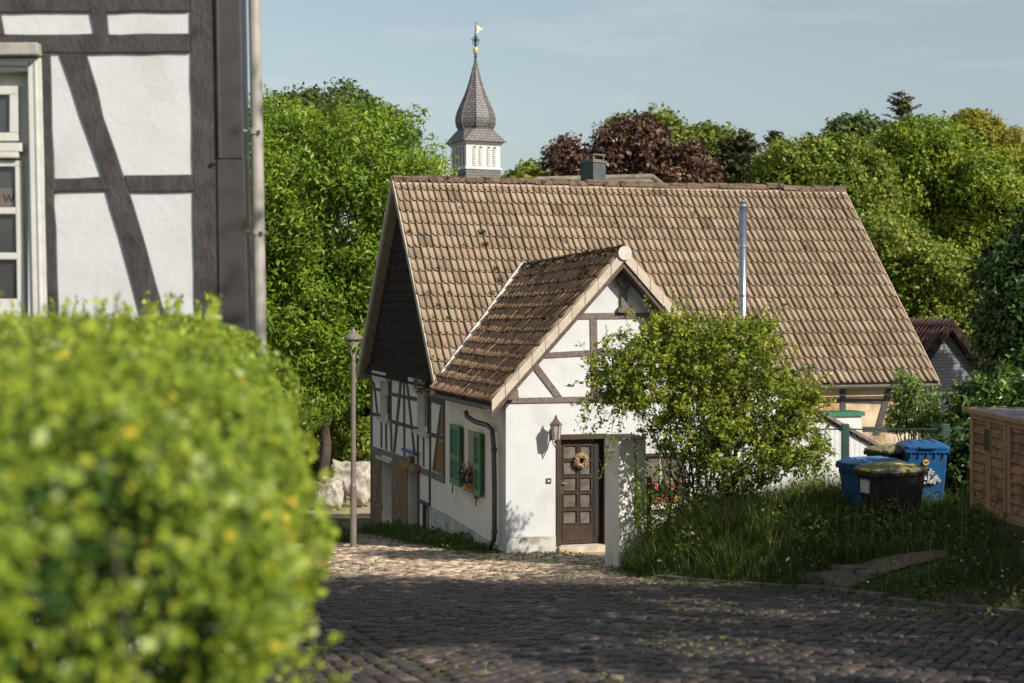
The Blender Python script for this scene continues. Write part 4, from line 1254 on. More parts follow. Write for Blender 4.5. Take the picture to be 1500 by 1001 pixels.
flowers("flower_box", "pink geraniums in a terracotta trough on the sill between green shutters", PL.pt(gc, l_green[2] + .002, .02), .55, PL, [('pinkflower', 6), ('paleflower', 4)], 5)
fc = (h_fwin[0] + h_fwin[1]) / 2
flowers("flower_box", "coral geraniums in a terracotta trough behind the white pillar", PF.pt(fc - .08, h_fwin[2] + .002, .07), .62, PF, [('redflower', 7), ('paleflower', 2)], 6)
b = MB(); PL.poly(b, [c4(361, 387), c4(424, 412), c4(424, 426), c4(361, 401)], 0.10, 0.16)
tag(b.build("sign", 'bluesign', None), "narrow blue board fixed to the timbers above the side door", "sign")

# ------------------------------------------------------------------ the black-and-white house on the left
PH = Plane((0, 12.0), (1, 0), (0, -1))
lh = empty("timbered_house", (-4.0, 12.0, G(-4, 12)), "large half-timbered house with black beams and white panels at the left edge, behind the hedge", "house")
def hpoly(name, polys, d0, d1, m, parent=None, bevel=0.0, sep=False):
    if sep:
        for i, q in enumerate(polys):
            b = MB(); PH.poly(b, q, d0, d1 + 0.0012 * (i % 5)); b.build(name, m, parent or lh, bevel=bevel)
        return
    b = MB()
    for q in polys: PH.poly(b, q, d0, d1)
    return b.build(name, m, parent or lh, bevel=bevel)
b = MB()
# wall as pieces round the window opening
for q in ([(41.5, -120), (302, -120), (330, 700), (41.5, 700)], [(-900, 480), (41.5, 480), (41.5, 700), (-900, 700)], [(-900, -120), (41.5, -120), (41.5, 104), (-900, 104)],
          [(-900, 104), (-120, 104), (-120, 480), (-900, 480)]):
    PH.poly(b, q, -0.25, 0.0)
xr = at(318, 0, 12).x
# set-back body behind, skewed like the old plot
Z0, Z1 = -3.6, 3.0
b.hexa([Vector((-8.6, 12.26, Z0)), Vector((-2.35, 12.26, Z0)), Vector((-4.1, 19, Z0)), Vector((-9.5, 19, Z0))],
       [Vector((-8.6, 12.26, Z1)), Vector((-2.45, 12.26, Z1)), Vector((-4.2, 19, Z1)), Vector((-9.5, 19, Z1))])
b.build("wall", 'white', lh)
b = MB(); b.hexa([Vector((-9, 11.75, 3.0)), Vector((-2.1, 11.75, 3.0)), Vector((-3.9, 19.4, 3.0)), Vector((-10, 19.4, 3.0))],
                 [Vector((-9, 15.0, 6.6)), Vector((-2.8, 15.0, 6.6)), Vector((-3.0, 16.0, 6.6)), Vector((-9, 16.0, 6.6))]); b.build("roof", 'rooftile_far', lh)
beams = [
    [(278, -120), (313, -120), (327, 700), (291, 700)],
    [(-300, -30), (277.5, -30), (277.5, 17), (-300, 20)],
    [(134, 17), (157, 17), (160, 52), (141, 52)],
    [(-300, 54), (278, 50), (279, 77), (-300, 81)],
    [(63, 80), (74.5, 80), (87.5, 520), (71, 520)],
    [(89, 79), (127, 79), (143, 130), (152, 172), (170, 222), (181, 256), (196, 300), (214, 360), (249, 490), (214, 490), (186, 380), (164, 305), (150, 256), (136, 215), (118, 165), (104, 120)],
    [(183, 257), (283.5, 256), (284.5, 280), (190, 281)],
    [(79, 262), (150, 259), (157, 279), (80, 281)],
    [(-12, 20), (2, 20), (8, 54), (-12, 54)],
    [(83, 520), (291, 520), (291, 545), (83, 545)],
]
# slightly wavy hand-cut outlines
def wavy(q, amp=1.1, step=34):
    out = []
    rg = random.Random(int(sum(p[0] for p in q)))
    for (ax, ay), (bx, by) in zip(q, q[1:] + q[:1]):
        L = math.hypot(bx - ax, by - ay); n = max(1, int(L / step))
        for i in range(n):
            f = i / n
            k = amp if 0 < i else 0
            out.append((ax + (bx - ax) * f + rg.uniform(-k, k), ay + (by - ay) * f + rg.uniform(-k, k)))
    return out
hpoly("timber_beam", [wavy(q) for q in beams], -0.03, 0.024, 'timber', sep=True, bevel=0.004)
# sheet-clad corner with a lapped joint
b = MB()
PH.poly(b, [(314.5, -120), (351, -120), (357.5, 233), (320.5, 233)], -0.25, 0.052)
PH.poly(b, [(316, -120), (320, -120), (326, 233), (322, 233)], 0.052, 0.06)
PH.poly(b, [(319.5, 230), (358, 229), (371, 700), (326.5, 700)], -0.25, 0.043)
b.build("corner_cladding", mat('brown_black_sheet', (0.044, 0.038, 0.038), (0.062, 0.054, 0.053), 5, 0.42, 0.25, 9, spec=0.6), lh, bevel=0.006)
b = MB(); qn = PH.px(315, 238, .03); b.tube([qn, qn + Vector((0, -.03, 0))], .018, 10); b.build("bolt_head", 'timber', lh)
# window
hpoly("window_lintel", [[(-300, 66), (62, 66), (62.5, 84), (-300, 86)]], 0.0, 0.12, 'lintelgrey', bevel=0.01)
win = hpoly("window", [[(48, 86), (62, 86), (72, 485), (57, 485)], [(42, 92), (50, 92), (58, 485), (50, 485)], [(-130, 86), (48, 86), (48, 97), (-130, 97)]], -0.02, 0.03, 'whitepaint', bevel=0.006)
b = MB(); PH.poly(b, [(62, 100), (65.5, 100), (71, 470), (67, 470)], 0.0, 0.02); PH.poly(b, [(52, 92), (56, 92), (64, 480), (60, 480)], 0.03, 0.042); b.build("architrave", 'whitepaint', win, bevel=.004)
hpoly("frame", [[(-130, 98), (41, 98), (49, 490), (-130, 490)]], -0.24, -0.13, 'greypaint', win)
hpoly("sash", [[(-110, 124), (22, 124), (22, 137), (-110, 137)], [(9, 137), (22, 137), (22, 193), (9, 193)], [(-110, 193), (22, 193), (23, 205), (-110, 205)],
               [(17, 240), (27, 240), (32, 470), (21, 470)], [(-110, 234), (27, 234), (27, 243), (-110, 243)], [(-110, 303), (18, 303), (18, 313), (-110, 313)],
               [(-110, 370), (20, 370), (20, 380), (-110, 380)], [(-110, 438), (22, 438), (22, 470), (-110, 470)]], -0.129, -0.075, 'whitepaint', win, bevel=0.006)
hpoly("transom", [[(-120, 209), (30, 209), (30, 222), (-120, 222)], [(-120, 222), (25, 222), (24, 231), (-120, 231)]], -0.129, -0.03, 'whitepaint', win, bevel=0.008)
hpoly("pane", [[(-105, 136), (10, 136), (10, 194), (-105, 194)], [(-105, 242), (18, 242), (22, 440), (-105, 440)]], -0.129, -0.115, 'glass', win)
hpoly("card", [[(-70, 276), (11.5, 274.5), (12, 301), (-70, 301)]], -0.114, -0.111, 'card', win)
fcv = bpy.data.curves.new("card_letter", 'FONT'); fcv.body = "W"; fcv.size = 0.085; fcv.extrude = 0.001
fcv.materials.append(M['ink']); fo = bpy.data.objects.new("card_text", fcv); COL.objects.link(fo)
bpy.context.view_layer.update()
fme = bpy.data.meshes.new_from_object(fo.evaluated_get(bpy.context.evaluated_depsgraph_get())); bpy.data.objects.remove(fo)
fo = bpy.data.objects.new("card_letter", fme); COL.objects.link(fo)
pq = PH.px(-2, 295, -0.108)
fo.location = pq; fo.rotation_euler = (math.radians(90), 0, 0); attach(fo, win, True)
# grey rain pipe hugging the corner
b = MB(); b.tube([PH.px(370.5, -120, .02), PH.px(373.5, 0, .02), PH.px(378, 250, .02), PH.px(382, 490, .02), PH.px(386, 720, .02)], 0.048, 20)
rp = b.build("rain_pipe", 'pipe_grey', lh, smooth=True)
for (x, y) in ((375.5, 194), (379, 341)):
    b = MB()
    p = PH.px(x, y, .02); b.tube([p - Vector((0, 0, .018)), p + Vector((0, 0, .018))], .056, 18)
    b.tube([p + Vector((.02, -.05, 0)), p + Vector((.055, -.075, 0))], .012, 8)
    b.tube([p, p + Vector((-.10, .02, .01))], .012, 8)
    b.build("pipe_bracket", 'pipe_grey', rp)

# ------------------------------------------------------------------ street lamp
LY = 28.7
lp = at(517.5, 445, LY); gz = G(lp.x, lp.y)
sl_ = empty("street_lamp", (lp.x, lp.y, gz), "slim brown-grey street lamp with a conical cap between the hedge and the cottage", "street lamp")
zz = lambda py: (HY - py) / F * LY
b = MB(); b.lathe([(0.063, gz - .3), (0.063, zz(712)), (0.049, zz(708)), (0.047, zz(533)), (0.042, zz(531))], (lp.x, lp.y, 0), 14); b.build("pole", 'lamp', sl_, smooth=False)
b = MB(); b.lathe([(0.03, zz(533)), (0.045, zz(528)), (0.045, zz(524)), (0.03, zz(520)), (0.028, zz(517))], (lp.x, lp.y, 0), 12); 
b.tube([(lp.x + .02, lp.y, zz(524)), (lp.x + .06, lp.y, zz(512)), (lp.x + .07, lp.y, zz(496))], .02, 8)
b.tube([(lp.x - .02, lp.y, zz(524)), (lp.x - .05, lp.y, zz(516)), (lp.x - .07, lp.y, zz(496))], .014, 8)
b.build("arm", 'lamp', sl_)
b = MB(); b.lathe([(0.10, zz(500)), (0.172, zz(497)), (0.168, zz(494)), (0.10, zz(489)), (0.05, zz(486)), (0.025, zz(482)), (0.005, zz(479))], (lp.x + .0, lp.y, 0), 24); b.build("lamp_cap", 'lamp', sl_)
b = MB(); b.lathe([(0.07, zz(508)), (0.11, zz(501))], (lp.x, lp.y, 0), 16); b.build("lens", 'lampglass', sl_)

# ------------------------------------------------------------------ bag of rubble, fence, tarpaulin at the back
def noisy_blob(name, c, r, m, seed, amp=0.12, label=None, cat=None):
    import bmesh
    from mathutils import noise
    bm = bmesh.new(); bmesh.ops.create_icosphere(bm, subdivisions=5, radius=1.0)
    for v in bm.verts:
        d = v.co.normalized()
        p = Vector([math.copysign(abs(x) ** 0.62, x) for x in d])
        k = 1 + amp * noise.noise(d * 1.8 + Vector((seed, 0, 0))) * 1.6 + amp * 0.9 * abs(noise.noise(d * 4.5 + Vector((0, seed, 0)))) + amp * .35 * noise.noise(d * 11)
        if d.z > 0.5: k *= 1 - 0.25 * noise.noise(d * 3 + Vector((seed, 3, 0)))
        v.co = Vector((p.x * r[0] * k, p.y * r[1] * k, p.z * r[2] * k)) + Vector(c)
    me = bpy.data.meshes.new(name); bm.to_mesh(me); bm.free()
    me.polygons.foreach_set("use_smooth", [True] * len(me.polygons))
    me.materials.append(M[m]); o = bpy.data.objects.new(name, me); COL.objects.link(o)
    return tag(o, label, cat)
bp = at(516, 703, 49.0)
noisy_blob("sand_bag", (bp.x, bp.y, -5.72), (.66, .55, .66), 'bag', 2.3, .22, "large crumpled white woven building bag behind the street lamp", "bag")
bp = at(482, 712, 48.0)
noisy_blob("sand_bag", (bp.x, bp.y, -5.95), (.36, .4, .44), 'bag', 7.1, .22, "smaller crumpled white bag half hidden by the hedge", "bag")
fr = empty("picket_fence", (-8, 64, -6), "low pale picket fence far behind the hedge beneath the big tree", "fence")
b = MB(); x = -18.0
while x < -5.6:
    b.box(x, x + .09, 64, 64.03, -6.0, -4.75 + random.uniform(-.02, .02)); x += .15
b.build("picket", 'picket', fr); b = MB(); b.box(-18, -5.6, 64.03, 64.08, -5.8, -5.7); b.box(-18, -5.6, 64.03, 64.08, -5.1, -5.0); b.build("rail", 'picket', fr)
bp = at(530, 614, 60)
noisy_blob("tarpaulin", (bp.x, bp.y, bp.z), (.7, .5, .35), 'bluetarp', 4.4, .25, "crumpled blue tarpaulin in the yard beyond the cottage's left corner", "tarpaulin")
bp = at(523, 625, 60)
b = MB(); b.box(bp.x - 1.2, bp.x + 1.5, bp.y - .4, bp.y + .5, -6.1, bp.z - .25)
tag(b.build("yard_wall", 'kerbstone', bevel=.05), "low dark stone wall under the blue tarpaulin", "wall")

# ------------------------------------------------------------------ hedge (near, left)
def hedge():
    rg = np.random.default_rng(21)
    root = empty("privet_hedge", (-1.6, 5.0, G(-1.6, 5.0)), "big bright green clipped hedge filling the lower left foreground", "hedge")
    # right face follows the kerb side of the hedge: x as a function of distance
    def face(y): return np.interp(y, [1.9, 2.6, 3.3, 4.2, 6.0, 8.0, 9.6], [-1.45, -.74, -.50, -.56, -.90, -1.24, -1.62])
    def top(y): return np.interp(y, [1.8, 3, 5, 7, 9.5], [-.18, -.15, -.13, -.12, -.10])
    n = 150000
    # points on top sheet, right face and near end
    y = 1.9 + 7.7 * rg.random(n) ** 1.15
    fx, tz_ = face(y), top(y)
    m = rg.random(n)
    depth = rg.exponential(0.055, n)
    R = np.interp(y, [2, 3.5, 5, 7, 9.5], [.55, .55, .5, .42, .35])                # rounding of the shoulder
    u = rg.random(n)
    # arc-length mix: top (x from fx-3.2 to fx-R), shoulder, side (z from top-R down 1.5)
    x = np.empty(n); z = np.empty(n); nx = np.zeros(n); nz = np.zeros(n)
    a = m < .36; b_ = (m >= .36) & (m < .58); c_ = m >= .58
    x[a] = fx[a] - R[a] - 3.4 * u[a] ** 1.2; z[a] = tz_[a] - depth[a]; nz[a] = 1
    th = u * math.pi / 2
    x[b_] = fx[b_] - R[b_] + (R[b_] - depth[b_]) * np.sin(th[b_]); z[b_] = tz_[b_] - R[b_] + (R[b_] - depth[b_]) * np.cos(th[b_])
    nx[b_] = np.sin(th[b_]); nz[b_] = np.cos(th[b_])
    x[c_] = fx[c_] - depth[c_]; z[c_] = tz_[c_] - R[c_] - 1.5 * u[c_]; nx[c_] = 1
    lump = .06 * np.sin(5.1 * y + 3 * z) + .05 * np.sin(9.3 * y - 6 * z + 1) + .05 * np.sin(3.1 * x + 7 * y)
    x += np.where(a, 0, lump); z += np.where(a, lump * .6, 0)
    x += np.where(c_, -.13 * np.clip((-z - .66) / .3, 0, 2.2), 0)
    gap = np.sin(23 * y + 4 * np.sin(9 * z)) * np.sin(21 * z + 17 * x + 2) + .5 * np.sin(11 * y - 13 * z + 9 * x)
    kp2 = rg.random(n) < np.clip(.72 + .75 * gap, .08, 1)
    x, y, z, nx, nz = x[kp2], y[kp2], z[kp2], nx[kp2], nz[kp2]; n = len(x)
    P = np.stack([x, y, z], 1); N = np.stack([nx, -.25 * np.ones(n), nz + .3], 1)
    T = rg.beta(2, 2.3, n) * .8 + .06 * np.sin(7 * y + 5 * z)
    T = np.where(rg.random(n) < .025, rg.uniform(.93, 1, n), np.clip(T, 0, .9))
    # near end
    n2 = 42000
    u1, v1 = rg.random(n2), rg.random(n2)
    xe = -1.35 - 3.4 * u1; P2 = np.stack([xe, 1.95 + rg.exponential(.06, n2) + .07 * np.sin(6 * xe + 5 * v1), -.2 - 1.5 * v1], 1)
    N2 = np.tile([0.2, -1, .4], (n2, 1)); T2 = np.clip(rg.beta(2, 2.3, n2) * .8, 0, .9)
    # shoots that stand proud of the clipping
    sp, sn, st = [], [], []
    tw = MB()
    for i in range(520):
        yy = 1.9 + 7.6 * rg.random(); side = rg.random() < .35
        f_, t_ = float(face(yy)), float(top(yy))
        if side: p0 = np.array([f_ - .02, yy, t_ - .3 - 1.2 * rg.random()]); d = np.array([1, rg.normal(0, .4), .6 + rg.normal(0, .2)])
        else:
            dx = rg.random() ** 1.5 * 3.2
            p0 = np.array([f_ - .15 - dx, yy, t_ - .02 - (.2 if dx < .1 else 0)]); d = np.array([rg.normal(.1, .25), rg.normal(0, .25), 1.0])
        d /= np.linalg.norm(d); L = rg.uniform(.05, .19) * (1 if side else .85 + .3 * (yy > 6))
        tw.tube([p0 - d * .05, p0 + d * L], .0012, 4)
        for k in range(int(L / .011)):
            q = p0 + d * (k * .011)
            sd_ = rg.normal(0, 1, 3); sd_ -= d * sd_.dot(d); sd_ /= np.linalg.norm(sd_)
            sp.append(q + sd_ * .010); sn.append(d * .7 + sd_ * .5); st.append(rg.uniform(.45, .9))
    P = np.concatenate([P, P2, np.array(sp)]); N = np.concatenate([N, N2, np.array(sn)]); T = np.concatenate([T, T2, np.array(st)])
    leaf_mesh("foliage", P, N, .030, 'hedge', root, .62, rg, T, spread=.65)
    # woody interior: stems and a dense core of inner leaves
    for i in range(90):
        yy = rg.uniform(2.1, 9.3); xx = float(face(yy)) - rg.uniform(.35, 2.6); g = G(xx, yy)
        for k in range(3):
            q = Vector((xx + rg.normal(0, .18), yy + rg.normal(0, .2), float(top(yy)) - rg.uniform(.25, .5)))
            limb(tw, (xx, yy, g - .05), q, .012, .005, rg, .15, 5, 4)
    tag(tw.build("twigs", 'bark', root), kind="stuff")
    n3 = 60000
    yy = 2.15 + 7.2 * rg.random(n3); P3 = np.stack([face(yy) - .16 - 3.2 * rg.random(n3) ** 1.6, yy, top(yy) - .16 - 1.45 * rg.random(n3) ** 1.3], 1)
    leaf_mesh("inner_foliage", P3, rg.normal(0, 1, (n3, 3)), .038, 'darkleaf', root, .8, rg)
hedge()

# ------------------------------------------------------------------ multi-stemmed shrub in front of the cottage
def shrub():
    rg = np.random.default_rng(33)
    Y = 23.0
    base = at(1030, 745, Y); gz_ = G(base.x, base.y)
    root = empty("flowering_shrub", (base.x, base.y, gz_), "tall loose multi-stemmed green shrub on the bank in front of the porch wing", "shrub")
    mb = MB()
    blobs = [pblob(960, 545, 90, 70, Y - .1, .9), pblob(1050, 520, 95, 60, Y, 1.0), pblob(1130, 585, 70, 62, Y + .1, .85), pblob(1020, 620, 80, 58, Y, .8), pblob(905, 560, 48, 46, Y - .2, .6), pblob(1175, 655, 48, 50, Y, .6),
             pblob(1090, 660, 85, 60, Y, .9), pblob(1170, 585, 32, 20, Y, .4), pblob(1110, 500, 34, 30, Y, .4), pblob(980, 490, 50, 26, Y, .5)]
    B = np.array(blobs)
    ends = []
    for i in range(64):
        bb = B[rg.integers(len(B))]
        d = rg.normal(0, 1, 3); d /= np.linalg.norm(d)
        e = bb[:3] + d * bb[3:6] * rg.uniform(.5, 1.02)
        s = np.array([base.x + rg.normal(0, .26), base.y + rg.normal(0, .16), gz_ - .05])
        mid = s * .45 + e * .55; mid[0] = s[0] + (e[0] - s[0]) * .32; mid[2] = s[2] + (e[2] - s[2]) * .72
        pts = []
        for k in range(9):
            f = k / 8
            p = (1 - f) ** 2 * s + 2 * f * (1 - f) * mid + f * f * e + rg.normal(0, .012, 3)
            pts.append(Vector(p))
        r0 = rg.uniform(.008, .02)
        mb.tube(pts, [r0 * (1 - .75 * k / 8) for k in range(9)], 5)
        ends.append(pts)
    P, N, T = crown_points(blobs, 1300, 28, .13, rg, .35, .8)
    # twigs that carry sprays beyond the outline
    ep, en, et = [], [], []
    for i in range(420):
        bb = B[rg.integers(len(B))]
        d = rg.normal(0, 1, 3); d[2] += .25; d /= np.linalg.norm(d)
        s = bb[:3] + d * bb[3:6] * .85; L = rg.uniform(.15, .5)
        dd = d + np.array([0, 0, -.3 if d[2] < .2 else .4]) + rg.normal(0, .3, 3); dd /= np.linalg.norm(dd)
        mb.tube([Vector(s - dd * .2), Vector(s + dd * L)], .003, 4)
        for k in range(int(L / .028)):
            ep.append(s + dd * k * .028 + rg.normal(0, .022, 3)); en.append(rg.normal(0, 1, 3) + [0, 0, .4]); et.append(rg.uniform(.4, 1))
    # hanging sprays beside the door
    for px_, y0, y1 in ((868, 600, 640), (880, 590, 700), (852, 560, 640), (893, 600, 665), (845, 585, 625)):
        a, c = at(px_ + 22, y0, Y - .3), at(px_, y1, Y - .4)
        mb.tube([a, a.lerp(c, .5) + Vector((.04, 0, .05)), c], .004, 4)
        for k in range(46):
            q = a.lerp(c, rg.random()); ep.append(np.array(q) + rg.normal(0, .045, 3)); en.append(rg.normal(0, 1, 3)); et.append(rg.uniform(.3, .9))
    mb.build("stems", 'bark', root)
    zrel = (P[:, 2] - P[:, 2].min()) / (P[:, 2].max() - P[:, 2].min())
    P = np.concatenate([P, np.array(ep)]); N = np.concatenate([N, np.array(en)]); T = np.concatenate([T, np.array(et)])
    leaf_mesh("foliage", P, N, .066, 'bushleaf', root, .5, rg, T, spread=.9)
    # young leafy under-storey between the stems
    n = 5200
    q = np.stack([base.x + np.clip(rg.normal(0, .75, n), -1.0, 1.9), base.y + rg.normal(0, .35, n), gz_ + .15 + np.abs(rg.normal(0, .55, n))], 1)
    leaf_mesh("lower_foliage", q, rg.normal(0, 1, (n, 3)), .06, 'bushleaf', root, .5, rg, rg.uniform(0, .5, n))
shrub()

def bush(name, label, blobs, m, size, n_clump, per, rc, seed, aspect=.5, stems=14, cat="bush", gz=None):
    rg = np.random.default_rng(seed)
    B = np.array(blobs); c = B[:, :3].mean(0)
    g = G(c[0], c[1]) if gz is None else gz; root = empty(name, (c[0], c[1], g), label, cat)
    mb = MB()
    for i in range(stems):
        bb = B[i % len(B)]; d = rg.normal(0, 1, 3); d /= np.linalg.norm(d)
        rs = .15 if gz is None else .02
        limb(mb, (c[0] + rg.normal(0, rs), c[1] + rg.normal(0, rs), g - (.1 if gz is None else 0)), Vector(bb[:3] + d * bb[3:6] * .85), .022 * (1 if gz is None else .25), .006 * (1 if gz is None else .4), rg, .15, 5, 5)
    mb.build("stems", 'bark', root)
    P, N, T = crown_points(blobs, n_clump, per, rc, rg, .45, .85)
    leaf_mesh("foliage", P, N, size, m, root, aspect, rg, T)
    return root
bush("willow_bush", "pale willow-leaved bush below the right end of the brown roof", [pblob(1345, 600, 34, 38, 26.5, .5), pblob(1330, 572, 20, 26, 26.5, .3), pblob(1368, 618, 24, 28, 26.5, .4), pblob(1318, 616, 16, 22, 26.5, .3)],
     'willow', .11, 190, 22, .12, 41, .22)
bush("laurel_bush", "glossy evergreen bush right of the pale bush, behind the wooden cabinet", [pblob(1432, 590, 38, 42, 25, .7), pblob(1410, 640, 34, 50, 25, .6), pblob(1480, 585, 36, 46, 25, .7), pblob(1440, 660, 46, 60, 25, .7), pblob(1530, 600, 50, 60, 25, .7)],
     'laurel', .12, 620, 20, .16, 42, .36)
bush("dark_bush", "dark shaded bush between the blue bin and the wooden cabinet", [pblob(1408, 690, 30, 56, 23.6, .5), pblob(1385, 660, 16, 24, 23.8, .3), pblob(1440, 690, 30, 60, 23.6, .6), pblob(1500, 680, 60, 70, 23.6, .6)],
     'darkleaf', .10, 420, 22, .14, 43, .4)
bush("yard_bush", "dark green bush beyond the street lamp, left of the cottage corner", [pblob(535, 655, 26, 34, 50, .8), pblob(515, 640, 30, 34, 51, .8), pblob(480, 650, 40, 40, 52, .8), pblob(430, 650, 50, 50, 52, 1)],
     'mid', .16, 260, 24, .3, 44, .5)
bush("roof_plant", "small dry yellow-green weed growing in the gutter where the two roofs meet", [(*PL.px(634, 562, .28), .13, .13, .24)], 'dryplant', .05, 46, 14, .05, 45, .3, 6, "plant", gz=PL.px(634, 574, .28).z)

# ------------------------------------------------------------------ chain-link fence
def chain_fence():
    A, Bp = Vector((2.15, 24.3)), Vector((7.3, 23.6))
    root = empty("chain_link_fence", (4.9, 24.0, G(4.9, 24.0)), "green chain-link garden fence behind the shrub and the dustbins", "fence")
    L = (Bp - A).length; H = 1.12
    P = lambda s, h: (lambda q: Vector((q.x, q.y, G(q.x, q.y) + h)))(A.lerp(Bp, s / L))
    for px_ in (1238, 1385):
        # post on the fence line seen at that column
        d = Vector(((px_ - CX) / F, 1)); e = Bp - A
        k = (A.x * e.y - A.y * e.x) / (d.x * e.y - d.y * e.x); q = d * k
        b = MB(); g = G(q.x, q.y); b.box(q.x - .055, q.x + .055, q.y - .05, q.y + .05, g - .3, (HY - 621) / F * q.y); b.build("post", 'fencegreen', root, bevel=.008)
    b = MB(); g = G(A.x, A.y); b.box(A.x - .04, A.x + .04, A.y - .04, A.y + .04, g - .2, g + H + .1); b.build("post", 'fencegreen', root)
    b = MB(); m = .075; n = int(L / m)
    zt = lambda s: (HY - 629) / F * A.lerp(Bp, s / L).y
    def Q(s, f):
        q = A.lerp(Bp, min(max(s / L, 0), 1)); g = G(q.x, q.y); t = zt(s)
        return Vector((q.x, q.y, g + (t - g) * f))
    rows = 18
    for i in range(n):
        for sg in (0, 1):
            pts = []
            for r in range(rows + 1):
                pts.append(Q(i * m + (m / 2 if (r + sg) % 2 else 0), r / rows))
            b.tube(pts, .0022, 3, cap=False)
    b.build("mesh", 'zinc', root)
    b = MB(); b.tube([Q(L * k / 20, 1.0) for k in range(21)], .011, 6); b.build("top_wire", 'fencegreen', root)
chain_fence()

# ------------------------------------------------------------------ dustbins
def wheelie(name, label, loc, rz, body, lid, w=.52, dp=.66, h=.98, lidm2=None, tilt=0.0):
    root = empty(name, loc, label, "dustbin", "wheeled dustbins on the grass bank", rz)
    def taper(mb, z0, z1, w0, d0, w1, d1, cy0=0.0, cy1=0.0):
        mb.hexa([Vector((-w0 / 2, -d0 / 2 + cy0, z0)), Vector((w0 / 2, -d0 / 2 + cy0, z0)), Vector((w0 / 2, d0 / 2 + cy0, z0)), Vector((-w0 / 2, d0 / 2 + cy0, z0))],
                [Vector((-w1 / 2, -d1 / 2 + cy1, z1)), Vector((w1 / 2, -d1 / 2 + cy1, z1)), Vector((w1 / 2, d1 / 2 + cy1, z1)), Vector((-w1 / 2, d1 / 2 + cy1, z1))])
    b = MB(); taper(b, .04, .28, w * .80, dp * .72, w * .86, dp * .80, .02, .01); taper(b, .281, h - .05, w * .845, dp * .785, w, dp, .01, 0)
    b.build("body", body, root, False, bevel=.018)
    b = MB(); taper(b, h - .085, h - .03, w + .045, dp + .045, w + .055, dp + .055)
    for k in range(5):
        x = -w * .4 + k * w * .2
        b.box(x - .006, x + .006, -dp / 2 - .022, -dp / 2 + .0, h - .16, h - .086)
    b.build("rim", body, root, False, bevel=.008)
    b = MB()
    loops = [(w + .075, dp + .075, h - .03, 0), (w + .08, dp + .08, h + .008, 0), (w - .02, dp - .06, h + .035, .0), (w - .10, dp - .16, h + .055, 0)]
    V = []; 
    for ww, dd, z_, cy in loops:
        c_ = .05
        for sx, sy in ((-1, -1), (1, -1), (1, 1), (-1, 1)):
            for e1 in ((0, 1), (1, 0)) if (sx * sy > 0) else ((1, 0), (0, 1)):
                V.append(Vector((sx * (ww / 2 - c_ * e1[0]), sy * (dd / 2 - c_ * e1[1]), z_)))
    fs = []
    for i in range(3):
        for k in range(8): fs.append((i * 8 + k, i * 8 + (k + 1) % 8, (i + 1) * 8 + (k + 1) % 8, (i + 1) * 8 + k))
    fs.append(tuple(range(24, 32))); fs.append(tuple(range(8))[::-1])
    b.add(V, fs)
    ld = b.build("lid", lid, root, False, bevel=.006)
    b = MB()
    for x in (-w * .28, 0, w * .28): b.box(x - .035, x + .035, -dp * .36, dp * .36, h + .05, h + .068)
    b.box(-w * .2, w * .2, -dp / 2 - .07, -dp / 2 - .03, h - .02, h + .01)
    b.build("lid_rib", lidm2 or lid, ld, False, bevel=.006)
    b = MB(); b.tube([(-w * .36, dp / 2 + .02, h - .05), (-w * .36, dp / 2 + .11, h - .02), (w * .36, dp / 2 + .11, h - .02), (w * .36, dp / 2 + .02, h - .05)], .016, 8); b.build("handle", body, root, False)
    for s in (-1, 1):
        b = MB(); b.tube([(s * w * .47, dp * .36, .10), (s * w * .47 - s * .05, dp * .36, .10)], .10, 18); b.build("wheel", 'blackplastic', root, False)
    return root
def bin_at(px, Y): 
    x = (px - CX) / F * Y; return Vector((x, Y, 0))
# black bin with a mossy yellow lid: long side faces the camera, handle to the right
p = bin_at(1305, 20.9); top_z = (HY - 691) / F * 20.5
b1 = wheelie("dustbin", "black dustbin with a mossy yellow lid, nearest of the bins, between two blue ones", (p.x, p.y, top_z - .98), math.radians(-90 + 22), 'blackplastic', 'mosslid', .53, .74, .98, 'yellowlid')
b = MB(); b.box(-.16, .03, -.378, -.355, .66, .84); b.build("sticker", 'sticker', b1, False)
b = MB()
b.box(-.262, -.20, -.3705, -.3695, .0, .1)
b = MB(); b.tube([(-.262, .19, .80), (-.275, .19, .80)], .045, 20); lg = b.build("badge", 'sticker', b1, False)
b = MB(); b.tube([(-.275, .19, .80), (-.278, .19, .80)], .026, 6); b.build("badge_mark", 'ink', lg, False)
p = bin_at(1277, 21.9)
b2 = wheelie("dustbin", "blue dustbin with a flat blue lid, leftmost of the bins, behind the black one", (p.x, p.y, (HY - 683) / F * 21.4 - .98), math.radians(-90 + 22), 'blueplastic', 'blueplastic', .56, .76, .98)
p = bin_at(1352, 22.7)
b3 = wheelie("dustbin", "tall blue dustbin with stickers on its front, rightmost of the bins", (p.x, p.y, (HY - 655) / F * 22.4 - 1.02), math.radians(-4), 'blueplastic', 'blueplastic', .58, .66, 1.02)
b = MB(); b.tube([(-.02, -.327, .80), (-.02, -.334, .80)], .045, 20); og = b.build("badge", 'orange', b3, False)
b = MB(); b.box(-.045, .005, -.337, -.334, .79, .81); b.build("badge_mark", 'ink', og, False)
b = MB()
rg = np.random.default_rng(77)
for i in range(46):
    zc = .50 + .2 * rg.random(); hw = .17 * (1 - (zc - .50) / .22) + .02
    xc = rg.uniform(-hw, hw); s_ = rg.uniform(.014, .028)
    yb = -.315 + (0.66 - zc) * .03
    ang = rg.uniform(0, 3.1); k = rg.integers(3, 6)
    loop = [Vector((xc + .02 + s_ * math.cos(ang + 6.283 * j / k) * rg.uniform(.6, 1.2), -.334, zc + s_ * 1.3 * math.sin(ang + 6.283 * j / k))) for j in range(k)]
    b.hexa(loop, [q + Vector((0, .03, 0)) for q in loop])
